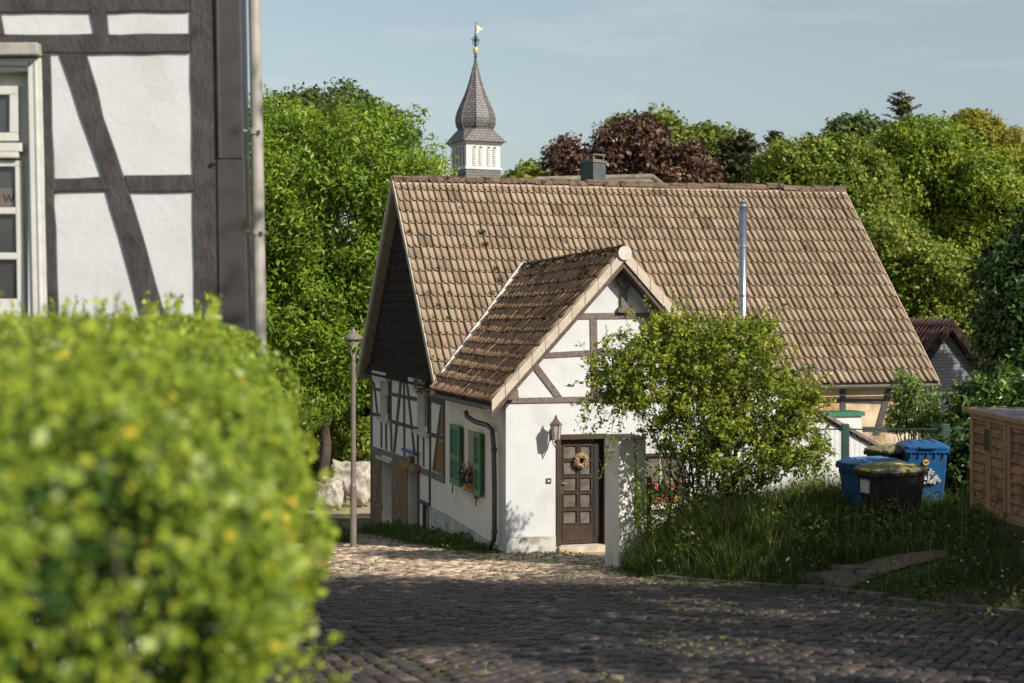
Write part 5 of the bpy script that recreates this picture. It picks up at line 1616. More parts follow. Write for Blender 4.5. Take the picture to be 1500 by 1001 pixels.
b.build("sticker_print", "sticker", b3, False)
p = bin_at(1312, 23.1)
b4 = wheelie("dustbin", "dark dustbin with a clean yellow lid, standing farthest back between the blue ones", (p.x, p.y, (HY - 661) / F * 22.8 - .98), math.radians(-90 + 30), 'blackplastic', 'mosslid', .53, .70, .98)

# ------------------------------------------------------------------ wooden cabinet
def cabinet():
    n0 = Vector((5.78, 19.5)); a = Vector((0.0, -1.0)).normalized(); a = Vector((0.03, -1.0)).normalized(); nn = Vector((-1, -.03)).normalized()
    PS = Plane(n0, a, nn)
    zt, zb = -1.32, -2.58
    root = empty("garden_cabinet", (6.3, 18.2, -2.9), "waist-high larch garden cabinet with slatted double doors at the right edge", "cabinet")
    L = 2.75; D = 1.1
    b = MB(); PS.rect(b, .03, L - .03, zb, zt - .05, -D, -.05); b.build("carcass", 'gapdark', root)
    b = MB()
    for t in (0.0, 1.33, L - .07): PS.rect(b, t, t + .07, zb, zt - .04, -.049, 0.012)
    PS.rect(b, 0.07, 1.33, zb, zb + .06, -.049, .006); PS.rect(b, 1.40, L - .07, zb, zb + .06, -.049, .006)
    PS.rect(b, 0.0, .07, zb, zt - .04, -D, -D + .07)
    b.build("frame", 'larchframe', root, bevel=.006)
    rg_ = random.Random(4)
    for d0, d1 in ((.075, 1.325), (1.405, L - .075)):
        mid = (d0 + d1) / 2
        for e0, e1, hs_ in ((d0, mid - .004, 1), (mid + .004, d1, 0)):
            b = MB(); z0, z1 = zb + .065, zt - .05
            PS.rect(b, e0, e0 + .075, z0, z1, -.049, .022); PS.rect(b, e1 - .075, e1, z0, z1, -.049, .0225)
            PS.rect(b, e0 + .075, e1 - .075, z1 - .07, z1, -.049, .018); PS.rect(b, e0 + .075, e1 - .075, z0, z0 + .07, -.049, .018)
            o = b.build("door", 'larchframe', root, bevel=.005)
            b = MB(); z = z0 + .08
            while z < z1 - .09:
                h = .118
                q = [PS.pt(e0 + .076, z, .014), PS.pt(e1 - .076, z, .014), PS.pt(e1 - .076, z, -.02), PS.pt(e0 + .076, z, -.02)]
                r_ = [PS.pt(e0 + .076, min(z + h - .016, z1 - .072), -.012), PS.pt(e1 - .076, min(z + h - .016, z1 - .072), -.012), PS.pt(e1 - .076, min(z + h - .008, z1 - .072), -.03), PS.pt(e0 + .076, min(z + h - .008, z1 - .072), -.03)]
                b.hexa(q, r_); z += h
            b.build("slat_panel", 'larch', o, bevel=.003)
            b = MB(); tt = (e1 - .04) if hs_ else (e0 + .04); PS.rect(b, tt - .012, tt + .012, (z0 + z1) / 2 + .15, (z0 + z1) / 2 + .42, .024, .05); b.build("handle", 'timber_grey', o, bevel=.004)
    # board side facing the camera
    PSf = Plane(PS.pt(L, 0).xy, -nn, a)
    b = MB(); z = zb
    while z < zt - .1:
        PSf.rect(b, .01, D - .01, z, z + .11, 0, .02); z += .118
    b.build("side_panel", 'larch', root)
    b = MB()
    for k in range(4):
        y0 = -.06 + k * .31
        PS.rect(b, -.05, L + .05, zt - .04 + .001 * k, zt + .002 * k, -(y0 + .30), -y0)
    b.build("lid", 'roofing', root, bevel=.004)
    b = MB(); PS.rect(b, -.06, L + .06, zt - .045, zt + .012, .061, .085); PS.rect(b, -.085, -.051, zt - .045, zt + .012, -D - .1, .085); b.build("lid_edge", 'larchframe', root, bevel=.004)
cabinet()

# ------------------------------------------------------------------ earth path with stone edging on the bank
pp = [ground_hit(*q) for q in ((1165, 843), (1235, 868), (1275, 850), (1345, 828), (1400, 815), (1388, 805), (1300, 818), (1240, 832))]
poly2 = np.array([(q.x, q.y) for q in pp])
def in_poly(x, y, P=poly2, grow=0.0):
    x, y = np.asarray(x), np.asarray(y); ins = np.zeros(x.shape, bool)
    c = P.mean(0); Q = c + (P - c) * (1 + grow)
    j = len(Q) - 1
    for i in range(len(Q)):
        with np.errstate(divide='ignore', invalid='ignore'):
            cond = ((Q[i, 1] > y) != (Q[j, 1] > y)) & (x < (Q[j, 0] - Q[i, 0]) * (y - Q[i, 1]) / (Q[j, 1] - Q[i, 1]) + Q[i, 0])
        ins ^= cond; j = i
    return ins
tag(grid_sheet("dirt_path", np.arange(poly2[:, 0].min(), poly2[:, 0].max(), .06), np.arange(poly2[:, 1].min(), poly2[:, 1].max(), .06), ground_z, 'path', .02, lambda x, y: in_poly(x, y)), kind="structure")
def slabs(label, a, c, n, w, h):
    a, c = ground_hit(*a), ground_hit(*c); b = MB(); d = (c - a).xy.normalized(); nn = Vector((-d.y, d.x))
    for i in range(n):
        p, q = a.lerp(c, i / n), a.lerp(c, (i + .95) / n); dz = random.uniform(-.02, .02)
        g0, g1 = G(p.x, p.y), G(q.x, q.y)
        lo = [Vector((p.x, p.y, g0 - .15)), Vector((q.x, q.y, g1 - .15)), Vector((q.x + nn.x * w, q.y + nn.y * w, g1 - .15)), Vector((p.x + nn.x * w, p.y + nn.y * w, g0 - .15))]
        hi = [v + Vector((random.uniform(-.015, .015), random.uniform(-.015, .015), .15 + h + dz)) for v in lo]
        b.hexa(lo, hi)
    tag(b.build("edging_stone", 'kerbstone', bevel=.015), label, "edging")
slabs("row of worn edging stones across the earth path on the bank, upper step", (1215, 836), (1275, 850), 3, .16, .09)
slabs("row of worn edging stones beside the kerb, lower step of the earth path", (1160, 846), (1205, 858), 2, .20, .06)

# ------------------------------------------------------------------ grass and weeds
def blades(name, x, y, h, m, rg, width=.006, lean=.45, tintf=None, segs=3, kind="stuff"):
    n = len(x); z = ground_z(x, y)
    az = rg.uniform(0, 6.283, n); ln = np.abs(rg.normal(lean, lean * .5, n))
    dx, dy = np.cos(az), np.sin(az)
    w = width * rg.uniform(.6, 1.4, n)
    px_, py_ = -dy, dx
    V = []
    for s in range(segs + 1):
        f = s / segs
        off = ln * h * f ** 1.8; hh = h * (f - .25 * ln * f ** 2)
        ww = w * (1 - f) ** .6 * .5 if s < segs else w * .06
        cx_, cy_, cz_ = x + dx * off, y + dy * off, z + hh - .01
        V.append(np.stack([cx_ - px_ * ww, cy_ - py_ * ww, cz_], 1)); V.append(np.stack([cx_ + px_ * ww, cy_ + py_ * ww, cz_], 1))
    V = np.stack(V, 1).reshape(-1, 3); K = 2 * (segs + 1)
    fs = np.array([(2 * s, 2 * s + 1, 2 * s + 3, 2 * s + 2) for s in range(segs)])
    Fc = (np.arange(n)[:, None, None] * K + fs[None]).reshape(-1, 4)
    t = rg.beta(2.2, 2.4, n) * .85 if tintf is None else tintf
    o = np_mesh(name, V, Fc, m, tint=np.repeat(t, segs))
    return tag(o, kind=kind)
rg = np.random.default_rng(55)
n = 190000
x = rg.uniform(1.2, 9.0, n); y = rg.uniform(11.0, 28.0, n)
d = kerb_dist(x, y); t_, s_ = house_ts(x, y)
clump = np.sin(x * 3.1 + y * 1.7) * np.sin(y * 2.3 - x * 1.2) + .5 * np.sin(7 * x + 5 * y)
k = (d > .02) & (d < 5) & (s_ < -.15) & (~in_poly(x, y, grow=-.08) | (rg.random(n) < .07)) & (rg.random(n) < .75 + .25 * clump) & ~((x > 5.75) & (y > 16.6) & (y < 19.6))
x, y, d, clump = x[k], y[k], d[k], clump[k]
nearbin = np.clip(1.6 - np.hypot((x - 5.0) / 1.3, (y - 20.0) / 1.5), 0, 1)
tall = (1 - .6 * nearbin) * np.clip((y - 18.6) / 1.6, 0, 1) * np.clip((6.3 - x) / 1.5, .15, 1)
h = (.13 + .36 * tall) * (1 + .3 * clump) * rg.uniform(.5, 1.25, len(x)) * np.clip(.45 + d * .9, .45, 1)
t = rg.beta(2.2, 2.6, len(x)) * .8; t = np.where(rg.random(len(x)) < .05 * (tall + .2), rg.uniform(.9, 1, len(x)), t)
blades("bank_grass", x, y, h, 'grass', rg, .011, .5, t)
# seed-headed stalks
n = 1100
x = rg.uniform(1.5, 7.5, n); y = rg.uniform(17.5, 24, n); d = kerb_dist(x, y); k = (d > .1) & (d < 3.4) & ~in_poly(x, y)
x, y = x[k], y[k]
blades("grass_stalks", x, y, rg.uniform(.45, .95, len(x)), 'grass', rg, .0065, .55, rg.uniform(.86, .97, len(x)), 6)
# leafy weeds in the bank
n = 15000
x = rg.uniform(1.4, 7.6, n); y = rg.uniform(16, 25.5, n); d = kerb_dist(x, y); clump = np.sin(x * 2.3 + 1) * np.sin(y * 2.1)
k = (d > .05) & (d < 3.2) & (clump > -.1) & ~in_poly(x, y, grow=.05); x, y = x[k], y[k]
P = np.stack([x, y, ground_z(x, y) + rg.uniform(.02, .42, len(x)) * np.clip((y - 17) / 3, .3, 1)], 1)
tag(leaf_mesh("bank_weeds", P, np.tile([0, -.3, 1.], (len(P), 1)), .065, 'weed', None, .5, rg), kind="stuff")
# daisies and buttercups, a few
n = 260
x = rg.uniform(3, 8, n); y = rg.uniform(13.5, 19.5, n); k = (kerb_dist(x, y) > .15) & ~in_poly(x, y); x, y = x[k], y[k]
P = np.stack([x, y, ground_z(x, y) + rg.uniform(.10, .2, len(x))], 1)
tag(leaf_mesh("small_flowers", P, np.tile([0, -.5, 1.], (len(P), 1)), .024, 'paleflower', None, 1.0, rg, spread=.2), kind="stuff")
# weeds at the foot of the side wall
n = 26000
s_ = rg.uniform(-.1, 9.5, n); t_ = -np.abs(rg.normal(0, .33, n)) * (.35 + .9 * np.clip(s_ / 3.5, 0, 1)) - .02
k = rg.random(n) < .35 + .65 * (np.sin(s_ * 4.2) > -.3); s_, t_ = s_[k], t_[k]
x = OC.x + U2.x * t_ + V2.x * s_; y = OC.y + U2.y * t_ + V2.y * s_
blades("wall_foot_grass", x, y, rg.uniform(.04, .17, len(x)) * np.clip(.35 + s_ / 2.5, .35, 1.5), 'grass', rg, .012, .6)
n = 5200
s_ = rg.uniform(1.0, 9, n); t_ = -np.abs(rg.normal(0, .35, n)) - .02
x = OC.x + U2.x * t_ + V2.x * s_; y = OC.y + U2.y * t_ + V2.y * s_
P = np.stack([x, y, ground_z(x, y) + rg.uniform(0, .26, n) * (np.sin(s_ * 3) * .4 + .7)], 1)
tag(leaf_mesh("wall_foot_weeds", P, np.tile([0, -.3, 1.], (n, 1)), .06, 'weed', None, .55, rg), kind="stuff")
# moss and tufts between the cobbles: rich near the house and the kerb
n = 90000
x = rg.uniform(-5, 6, n); y = rg.uniform(10.3, 27.5, n); d = kerb_dist(x, y); t_, s_ = house_ts(x, y)
dens = np.exp(-np.abs(s_ + .3) / 1.4) * (t_ > -1.0) * .55 + np.exp(-np.abs(d) / .35) * .6 + .13 * np.clip((-y + 30) / 10, .3, 1) * (np.sin(x * 1.9 + y * .8) * np.sin(y * 1.1 - x * .6) > .12)
k = (d < .03) & ~in_house(x, y, .02) & (rg.random(n) < dens) & ~((t_ > 1.15) & (s_ > -1.3)); x, y = x[k], y[k]
P = np.stack([x, y, road_z(y) + rg.uniform(.012, .05, len(x))], 1)
tag(leaf_mesh("joint_moss", P, np.tile([0, 0, 1.], (len(P), 1)), .042, 'weed', None, .6, rg, rg.uniform(.1, .9, len(P)), spread=.5), kind="stuff")
# verge under the street lamp and beyond
n = 24000
x = rg.uniform(-7.5, -3.0, n); y = rg.uniform(30, 43, n); t_, s_ = house_ts(x, y)
k = (t_ < -1.9) ; x, y = x[k], y[k]
blades("verge_grass", x, y, rg.uniform(.15, .5, len(x)), 'grass', rg, .02, .5)

# ------------------------------------------------------------------ church tower
def church():
    Y = 100.0
    c = at(683, 445, Y); c.z = 0
    th = math.radians(26)
    aw = Vector((math.cos(th), math.sin(th), 0)); al = Vector((-math.sin(th), math.cos(th), 0))
    W = 2.43
    cen = Vector((c.x, c.y, 0)) + (aw + al) * W / 2
    Z = lambda py: (HY - py) / F * Y
    root = empty("church", (cen.x, cen.y, -6), "small church with a white louvred belfry and slate onion spire rising behind the roof ridge", "church")
    def sq(hw, z): return [cen + aw * sx * hw + al * sy * hw + Vector((0, 0, z)) for sx, sy in ((-1, -1), (1, -1), (1, 1), (-1, 1))]
    b = MB(); b.hexa(sq(W / 2 + .04, 2.0), sq(W / 2 + .04, Z(247.5))); b.build("slate_base", 'slate', root)
    b = MB(); b.hexa(sq(W / 2 + .10, Z(247.4)), sq(W / 2 + .10, Z(244.5))); b.hexa(sq(W / 2, Z(244.5)), sq(W / 2, Z(211)))
    b.hexa(sq(W / 2 + .06, Z(211)), sq(W / 2 + .20, Z(206.6)))
    b.build("belfry", 'whitepaint', root)
    for (A, D, n_) in ((aw, -al, 0), (al, -aw, 1)):
        for k, f in enumerate((.24, .42, .66, .83) if n_ == 0 else (.20, .40, .62, .82)):
            o = cen - (A * (W / 2)) + D * (W / 2) + A * (W * f)
            b = MB(); hw = .115
            z0, z1 = Z(242), Z(216)
            b.hexa([o - A * hw + D * .004 + Vector((0, 0, z0)), o + A * hw + D * .004 + Vector((0, 0, z0)), o + A * hw + D * .016 + Vector((0, 0, z0)), o - A * hw + D * .016 + Vector((0, 0, z0))],
                   [o - A * hw + D * .004 + Vector((0, 0, z1)), o + A * hw + D * .004 + Vector((0, 0, z1)), o + A * hw + D * .016 + Vector((0, 0, z1)), o - A * hw + D * .016 + Vector((0, 0, z1))])
            b.tube([o + D * .004 + Vector((0, 0, z1)), o + D * .0155 + Vector((0, 0, z1))], hw, 14)
            lw = b.build("louvre_opening", 'gapdark', root)
            b = MB(); n = 9
            for i in range(n):
                z = z0 + (z1 - z0) * (i + .1) / n
                b.hexa([o - A * hw + D * .01 + Vector((0, 0, z + .06)), o + A * hw + D * .01 + Vector((0, 0, z + .06)), o + A * hw + D * .07 + Vector((0, 0, z)), o - A * hw + D * .07 + Vector((0, 0, z))],
                       [o - A * hw + D * .01 + Vector((0, 0, z + .105)), o + A * hw + D * .01 + Vector((0, 0, z + .105)), o + A * hw + D * .07 + Vector((0, 0, z + .045)), o - A * hw + D * .07 + Vector((0, 0, z + .045))])
            b.build("louvre", 'whitepaint', lw)
    # skirt roof: square eaves to octagon neck
    R8 = lambda r, z, k: cen + Vector((math.cos(th + math.pi / 8 + k * math.pi / 4) * r, math.sin(th + math.pi / 8 + k * math.pi / 4) * r, z))
    def sqoct(hw, z):
        """eight points on a square of half width hw, matching octagon corners"""
        out = []
        for k in range(8):
            a = math.pi / 8 + k * math.pi / 4
            ux, uy = math.cos(a), math.sin(a); m = max(abs(ux), abs(uy))
            sx, sy = (math.copysign(1, ux), math.copysign(1, uy))
            q = (sx * hw, sy * hw)
            out.append(cen + aw * q[0] + al * q[1] + Vector((0, 0, z)))
        return out
    hw = W / 2 + .34
    b = MB()
    Lw = [cen + aw * (math.copysign(hw, math.cos(math.pi / 8 + k * math.pi / 4)) if True else 0) + al * math.copysign(hw, math.sin(math.pi / 8 + k * math.pi / 4)) + Vector((0, 0, Z(206.5))) for k in range(8)]
    # unique corner loop (4) to octagon (8)
    corners = [cen + aw * sx * hw + al * sy * hw + Vector((0, 0, Z(206.4))) for sx, sy in ((1, 1), (-1, 1), (-1, -1), (1, -1))]
    octo = [R8(1.14, Z(186), k) for k in range(8)]
    V = corners + octo
    fs = []
    for q in range(4):
        o0, o1, o2 = 4 + 2 * q, 4 + 2 * q + 1, 4 + (2 * q + 2) % 8
        # corner q lies between octagon points 2q and 2q+1
        fs.append((q, o1, o0)); fs.append((q, (q + 1) % 4, o2, o1))
    fs.append((3, 2, 1, 0)); fs.append(tuple(range(4, 12)))
    b.add(V, fs); b.build("skirt_roof", 'slate', root)
    prof = [(187, 24.5), (183, 26.5), (177, 28.3), (170, 28.4), (163, 27), (156, 24.5), (149, 21.6), (141, 18), (132, 14.4), (122, 10.9), (112, 8.1), (102, 5.6), (93, 3.4), (86, 1.8), (81, 1.2)]
    b = MB(); V = []; fs = []
    for py, r in prof:
        for k in range(8): V.append(R8(r / F * Y * 1.04, Z(py), k))
    for i in range(len(prof) - 1):
        for k in range(8): fs.append((i * 8 + k, i * 8 + (k + 1) % 8, (i + 1) * 8 + (k + 1) % 8, (i + 1) * 8 + k))
    fs.append(tuple(range(8))[::-1]); fs.append(tuple(len(V) - 8 + k for k in range(8)))
    b.add(V, fs); sp = b.build("onion_spire", 'slate', root)
    b = MB()
    for k in range(8): b.tube([R8(r / F * Y * 1.045, Z(py), k) for py, r in prof], .035, 5)
    b.build("hip_flashing", 'slate', sp)
    b = MB(); P = lambda x, py: cen + aw * (x / F * Y) + Vector((0, 0, Z(py)))
    b.tube([P(0, 82), P(0, 30)], [.07, .03], 6)
    for r, py in ((2.6, 80), (3.2, 77), (2.4, 74.5)): b.lathe([(r / F * Y * .4, Z(py) - .05), (r / F * Y, Z(py)), (r / F * Y * .4, Z(py) + .05)], (cen.x, cen.y, 0), 8)
    for q in range(4):
        a = q * math.pi / 2 + .3; dx = Vector((math.cos(a), math.sin(a), 0))
        for (r0, y0, r1, y1) in ((0, 62, 4, 58), (4, 58, 5, 53), (5, 53, 2, 48), (2, 48, 0, 44), (0, 58, 3, 53), (3, 53, 0, 49), (5, 53, 7, 51)):
            b.tube([cen + dx * (r0 / F * Y) + Vector((0, 0, Z(y0))), cen + dx * (r1 / F * Y) + Vector((0, 0, Z(y1)))], .028, 4)
    b.tube([P(-2, 27), P(2, 27)], .03, 4)
    b.build("finial", 'verdigris', root)
    b = MB(); b.lathe([(.06, Z(73)), (.14, Z(72)), (.17, Z(68)), (.17, Z(66.5)), (.14, Z(64.5)), (.06, Z(64))], (cen.x, cen.y, 0), 14); b.build("gilt_ball", 'gold', root)
    b = MB(); an = [(1, 33), (5, 31), (8, 34), (12, 35), (9, 37), (6, 37), (4, 41), (1, 42), (4, 37)]
    b.hexa([P(*q) for q in an], [P(*q) + al * .04 for q in an]); b.build("wind_vane", 'gold', root)
    # nave below
    c2 = cen + al * 6
    def bx(hw, hl, z): return [c2 + aw * sx * hw + al * sy * hl + Vector((0, 0, z)) for sx, sy in ((-1, -1), (1, -1), (1, 1), (-1, 1))]
    b = MB(); b.hexa(bx(5, 10, -6.5), bx(5, 10, 1.0)); b.build("nave_wall", 'white', root)
    b = MB(); V = bx(5.4, 10.4, 1.0) + [c2 - al * 6.5 + Vector((0, 0, Z(250))), c2 + al * 6.5 + Vector((0, 0, Z(250)))]
    b.add(V, [(0, 1, 4), (1, 2, 5, 4), (2, 3, 5), (3, 0, 4, 5), (3, 2, 1, 0)]); b.build("nave_roof", 'slate', root)
church()

# ------------------------------------------------------------------ house behind the ridge, with chimney
def back_house():
    Y = 52.0
    r0, r1, e1 = at(800, 266, Y), at(957, 251, Y + 1), at(990, 269, Y - 1)
    d = Vector((1, .12, 0)).normalized(); n = Vector((-d.y, d.x, 0))
    R0 = Vector((at(790, 259, Y).x, Y + 4, at(790, 259, Y).z * 1.03)); R1 = Vector((at(957, 250, Y + 4).x, Y + 4.4, at(957, 250, Y + 4).z))
    R1.z -= .20
    R0.z = R1.z - .14
    root = empty("background_house", (2.5, 56, -6), "brown-roofed house behind the ridge, with a slate-clad chimney", "house")
    c = (R0 + R1) / 2; z = 0.0
    hx, hy = (R1 - R0).length / 2 + 3.6, 4.2
    base = [Vector((c.x, c.y, 0)) + d * sx * hx + n * sy * hy for sx, sy in ((-1, -1), (1, -1), (1, 1), (-1, 1))]
    b = MB(); b.hexa([p + Vector((0, 0, -6.5)) for p in base], [p + Vector((0, 0, .4)) for p in base]); b.build("wall", 'cream', root)
    eb = [Vector((c.x, c.y, .3)) + d * sx * (hx + .4) + n * sy * (hy + .4) for sx, sy in ((-1, -1), (1, -1), (1, 1), (-1, 1))]
    b = MB(); b.add(eb + [R0, R1], [(0, 1, 5, 4), (1, 2, 5), (2, 3, 4, 5), (3, 0, 4), (3, 2, 1, 0)]); rf = b.build("roof", 'rooftile_far', root)
    b = MB(); b.tube([R0, R1], .12, 8); b.tube([R1, eb[1]], .11, 8); b.tube([R1, eb[2]], .11, 8); b.tube([R0, eb[0]], .11, 8); b.build("ridge_cap", 'ridgecap_far', rf)
    q = at(869, 250, 54.0); th = math.radians(42); a = Vector((math.cos(th), math.sin(th), 0)); l = Vector((-math.sin(th), math.cos(th), 0))
    zt = (HY - 237.5) / F * 54; w_ = .62
    lo = [Vector((q.x, q.y, 1)) + a * (sx * w_) + l * (sy * w_) for sx, sy in ((0, 0), (1, 0), (1, 1), (0, 1))]
    b = MB(); b.hexa(lo, [Vector((p.x, p.y, zt)) for p in lo]); ch = b.build("chimney", 'slateplain', rf)
    cc_ = sum(lo, Vector()) / 4
    b = MB(); f = lambda s, z: [Vector((cc_.x + (p.x - cc_.x) * s, cc_.y + (p.y - cc_.y) * s, z)) for p in lo]
    b.hexa(f(1.12, zt), f(1.12, zt + .07)); b.hexa(f(.7, zt + .07), f(.7, zt + .12)); b.hexa(f(.95, zt + .26), f(.95, zt + .30))
    for s in (0, 1, 2, 3): p = f(.8, zt)[s]; b.tube([p, p + Vector((0, 0, .27))], .03, 4)
    b.build("chimney_cap", 'zinc', ch)
back_house()

# small painted-brick house at the right, half hidden
def brick_house():
    Y = 46.0
    ap = at(1383, 481, Y); th = math.radians(28)
    a = Vector((math.cos(th), math.sin(th), 0)); n = Vector((math.sin(th), -math.cos(th), 0))
    root = empty("brick_house", (ap.x, ap.y, -6), "small grey painted-brick house with dark red roof in the tree shade at the right", "house")
    PG = Plane(ap.xy, a.xy, n.xy)
    hw = 2.6
    sl_w = 1.03
    b = MB(); PG.poly(b, [(-hw, -6.5), (hw, -6.5), (hw, ap.z - hw * sl_w), (0, ap.z), (-hw, ap.z - hw * sl_w)], -7.0, 0.0, False); b.build("wall", 'paintbrick', root)
    b = MB(); top = ap.z + .26
    for s in (-1, 1):
        b.hexa([PG.pt(0, top - .16, .3), PG.pt(s * (hw + .4), top - .16 - (hw + .4) * sl_w, .3), PG.pt(s * (hw + .4), top - (hw + .4) * sl_w, .3), PG.pt(0, top, .3)],
               [PG.pt(0, top - .16, -7.2), PG.pt(s * (hw + .4), top - .16 - (hw + .4) * sl_w, -7.2), PG.pt(s * (hw + .4), top - (hw + .4) * sl_w, -7.2), PG.pt(0, top, -7.2)])
    rf = b.build("roof", 'redtile', root)
    b = MB()
    for s in (-1, 1):
        b.hexa([PG.pt(0, top - .30, .301), PG.pt(s * (hw + .42), top - .30 - (hw + .42) * sl_w, .301), PG.pt(s * (hw + .42), top + .04 - (hw + .42) * sl_w, .301), PG.pt(0, top + .04, .301)],
               [PG.pt(0, top - .30, .34), PG.pt(s * (hw + .42), top - .30 - (hw + .42) * sl_w, .34), PG.pt(s * (hw + .42), top + .04 - (hw + .42) * sl_w, .34), PG.pt(0, top + .04, .34)])
    b.build("verge_board", 'slateclad', rf)
    for s in (-1,):
        A_ = PG.pt(s * (hw + .4), top - (hw + .4) * sl_w + .03, .28); B_ = PG.pt(s * (hw + .4), top - (hw + .4) * sl_w + .03, -7.1)
        C_ = PG.pt(0, top + .03, .28); D_ = PG.pt(0, top + .03, -7.1)
        tile_patch("roof_tiles", A_, B_, C_, D_, 22, 12, 'redtile', rf, seed=14, amp=.03)
brick_house()

# ------------------------------------------------------------------ trees behind
BT = "trees behind the cottage"
def T_(name, label, Y, pb, m, ncl, per, rc, size, seed, base_px=None, **kw):
    blobs = [pblob(px, py, rx, ry, Y + (dy if len(q) > 4 else 0), kw.get('rd')) for q in pb for (px, py, rx, ry, *rest) in [q] for dy in [rest[0] if rest else 0]]
    kw.pop('rd', None)
    c = np.array(blobs)[:, :3].mean(0)
    bx = (base_px - CX) / F * Y if base_px is not None else c[0]
    return tree(name, label, "tree", (bx, Y, G(bx, Y)), blobs, m, ncl, per, rc, size, seed=seed, group=kw.pop('group', BT), **kw)
T_("ash_tree", "big bright green tree filling the gap between the black-and-white house and the cottage", 50,
   [(440, 240, 100, 95), (545, 235, 85, 95), (605, 262, 52, 42), (400, 330, 90, 110), (500, 330, 110, 110), (570, 370, 70, 110), (440, 450, 100, 90), (530, 480, 80, 90), (350, 250, 90, 90), (360, 440, 80, 100), (455, 560, 90, 60), (390, 580, 90, 70)],
   'ash', 1450, 85, .62, .165, 101, 470, trunk_r=.2, rd=2.2, limbs=18, aspect=.36, shell=.5)
T_("oak_tree", "darker olive tree whose crown tops the big bright green one on the left", 62,
   [(505, 172, 62, 45), (560, 200, 45, 40), (440, 175, 55, 36), (400, 210, 60, 60)], 'olive', 420, 60, .6, .19, 102, 500, trunk_r=.35, rd=2.2)
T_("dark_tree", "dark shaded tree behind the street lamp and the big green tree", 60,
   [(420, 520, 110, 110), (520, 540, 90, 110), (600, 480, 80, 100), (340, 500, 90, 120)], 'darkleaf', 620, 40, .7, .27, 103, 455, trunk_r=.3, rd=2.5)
T_("low_tree", "small green treetop peeping over the ridge right of the church spire", 70, [(782, 262, 34, 18), (765, 272, 30, 16)], 'mid', 70, 36, .5, .24, 104, 775, trunk_r=.2)
T_("copper_maple", "dark red-leaved tree left of the chimney, small upright crown", 66, [(832, 232, 27, 30), (815, 250, 20, 24), (852, 245, 24, 26)], 'copper', 120, 40, .45, .2, 105, 832, trunk_r=.2)
T_("copper_maple", "broad dark red-leaved tree right of the chimney above the ridge", 66, [(905, 222, 40, 34), (945, 222, 46, 40), (930, 200, 40, 30), (985, 245, 36, 28), (890, 245, 40, 26)], 'copper', 330, 46, .5, .2, 106, 935, trunk_r=.3)
T_("copper_maple", "narrow dark red treetop between the broad red tree and the spruce", 65, [(1015, 238, 18, 34), (1030, 258, 24, 18), (1000, 262, 30, 14)], 'copper', 110, 40, .45, .2, 107, 1018, trunk_r=.2)
T_("green_tree", "mid green crown just behind the broad dark red tree", 78, [(965, 192, 32, 27), (915, 192, 30, 20), (985, 215, 26, 26)], 'mid', 160, 34, .6, .27, 108, 950, trunk_r=.3)
T_("green_tree", "mid green crown between the dark red tree and the spruces", 78, [(1035, 212, 36, 26), (1055, 235, 30, 30), (1010, 225, 26, 26)], 'mid', 150, 34, .6, .27, 109, 1035, trunk_r=.3)

def spruce(name, label, Y, px, top, bottom, rx, seed, m='needle', size=.26, sparse=1.0):
    rg = np.random.default_rng(seed)
    bx = (px - CX) / F * Y; g = G(bx, Y); zt = (HY - top) / F * Y; zb = (HY - bottom) / F * Y; R = rx / F * Y
    root = empty(name, (bx, Y, g), label, "tree", BT)
    mb = MB(); mb.tube([(bx, Y, g - .3), (bx, Y, zb), (bx, Y, zt)], [.22, .16, .02], 7)
    P, N, T, D = [], [], [], []
    H = zt - zb; z = zb
    while z < zt - .1:
        f = (zt - z) / H
        for k in range(int(rg.integers(5, 8))):
            a = rg.uniform(0, 6.283); L = R * (f ** .65) * rg.uniform(.6, 1.12) + .12
            if rg.random() > sparse: continue
            d = np.array([math.cos(a), math.sin(a), -.12 + .35 * (1 - f)])
            s = np.array([bx, Y, z + rg.normal(0, .08)]); pts = [s + d * L * q + np.array([0, 0, .18 * L * q * q]) for q in (0, .35, .7, 1)]
            mb.tube([Vector(q) for q in pts], [.03, .022, .014, .006], 4, cap=False)
            for q in np.arange(.12, 1.0, .045 / max(L, .3) * 2.0):
                p = s + d * L * q + np.array([0, 0, .18 * L * q * q])
                for sgn in (-1, 1, 0):
                    sd = np.array([-d[1], d[0], 0]) * sgn * (1.05 - q) * .5 * rg.uniform(.4, 1)
                    P.append(p + sd * .6 + rg.normal(0, .04, 3)); dd = d * .6 + sd * 1.3 + np.array([0, 0, -.3]); D.append(dd)
                    N.append([0, 0, 1]); T.append(np.clip(rg.normal(.5, .2), 0, 1))
        z += H / 26 * rg.uniform(.7, 1.2)
    mb.build("trunk", 'bark', root)
    leaf_mesh("crown", np.array(P), np.array(N, float), size, m, root, .35, rg, np.array(T), spread=.5, dirs=np.array(D))
spruce("spruce_tree", "brown-green spruce, the left one of the pair above the right half of the ridge", 72, 1066, 202, 300, 46, 201)
spruce("spruce_tree", "brown-green spruce, the right one of the pair above the right half of the ridge", 72, 1092, 191, 300, 52, 202)
spruce("spruce_tree", "slender dark conifer tip at the left end of the long tree line", 74, 1137, 194, 290, 44, 203)
spruce("spruce_tree", "bare-looking grey conifer standing highest above the tree line at the right", 82, 1321, 132, 300, 64, 204, 'needle', .26, .62)
T_("beech_tree", "light green tree at the left end of the tree line, beside the slender conifer", 58, [(1165, 262, 58, 50), (1215, 250, 60, 52), (1130, 285, 30, 28), (1260, 290, 50, 60)], 'mid', 620, 64, .55, .165, 111, 1190, trunk_r=.3)
T_("far_tree", "dark crown rising behind the light green trees, left of the grey conifer", 76, [(1236, 196, 22, 20), (1262, 196, 30, 20), (1290, 205, 30, 22)], 'olive', 150, 34, .6, .26, 112, 1250, trunk_r=.3)
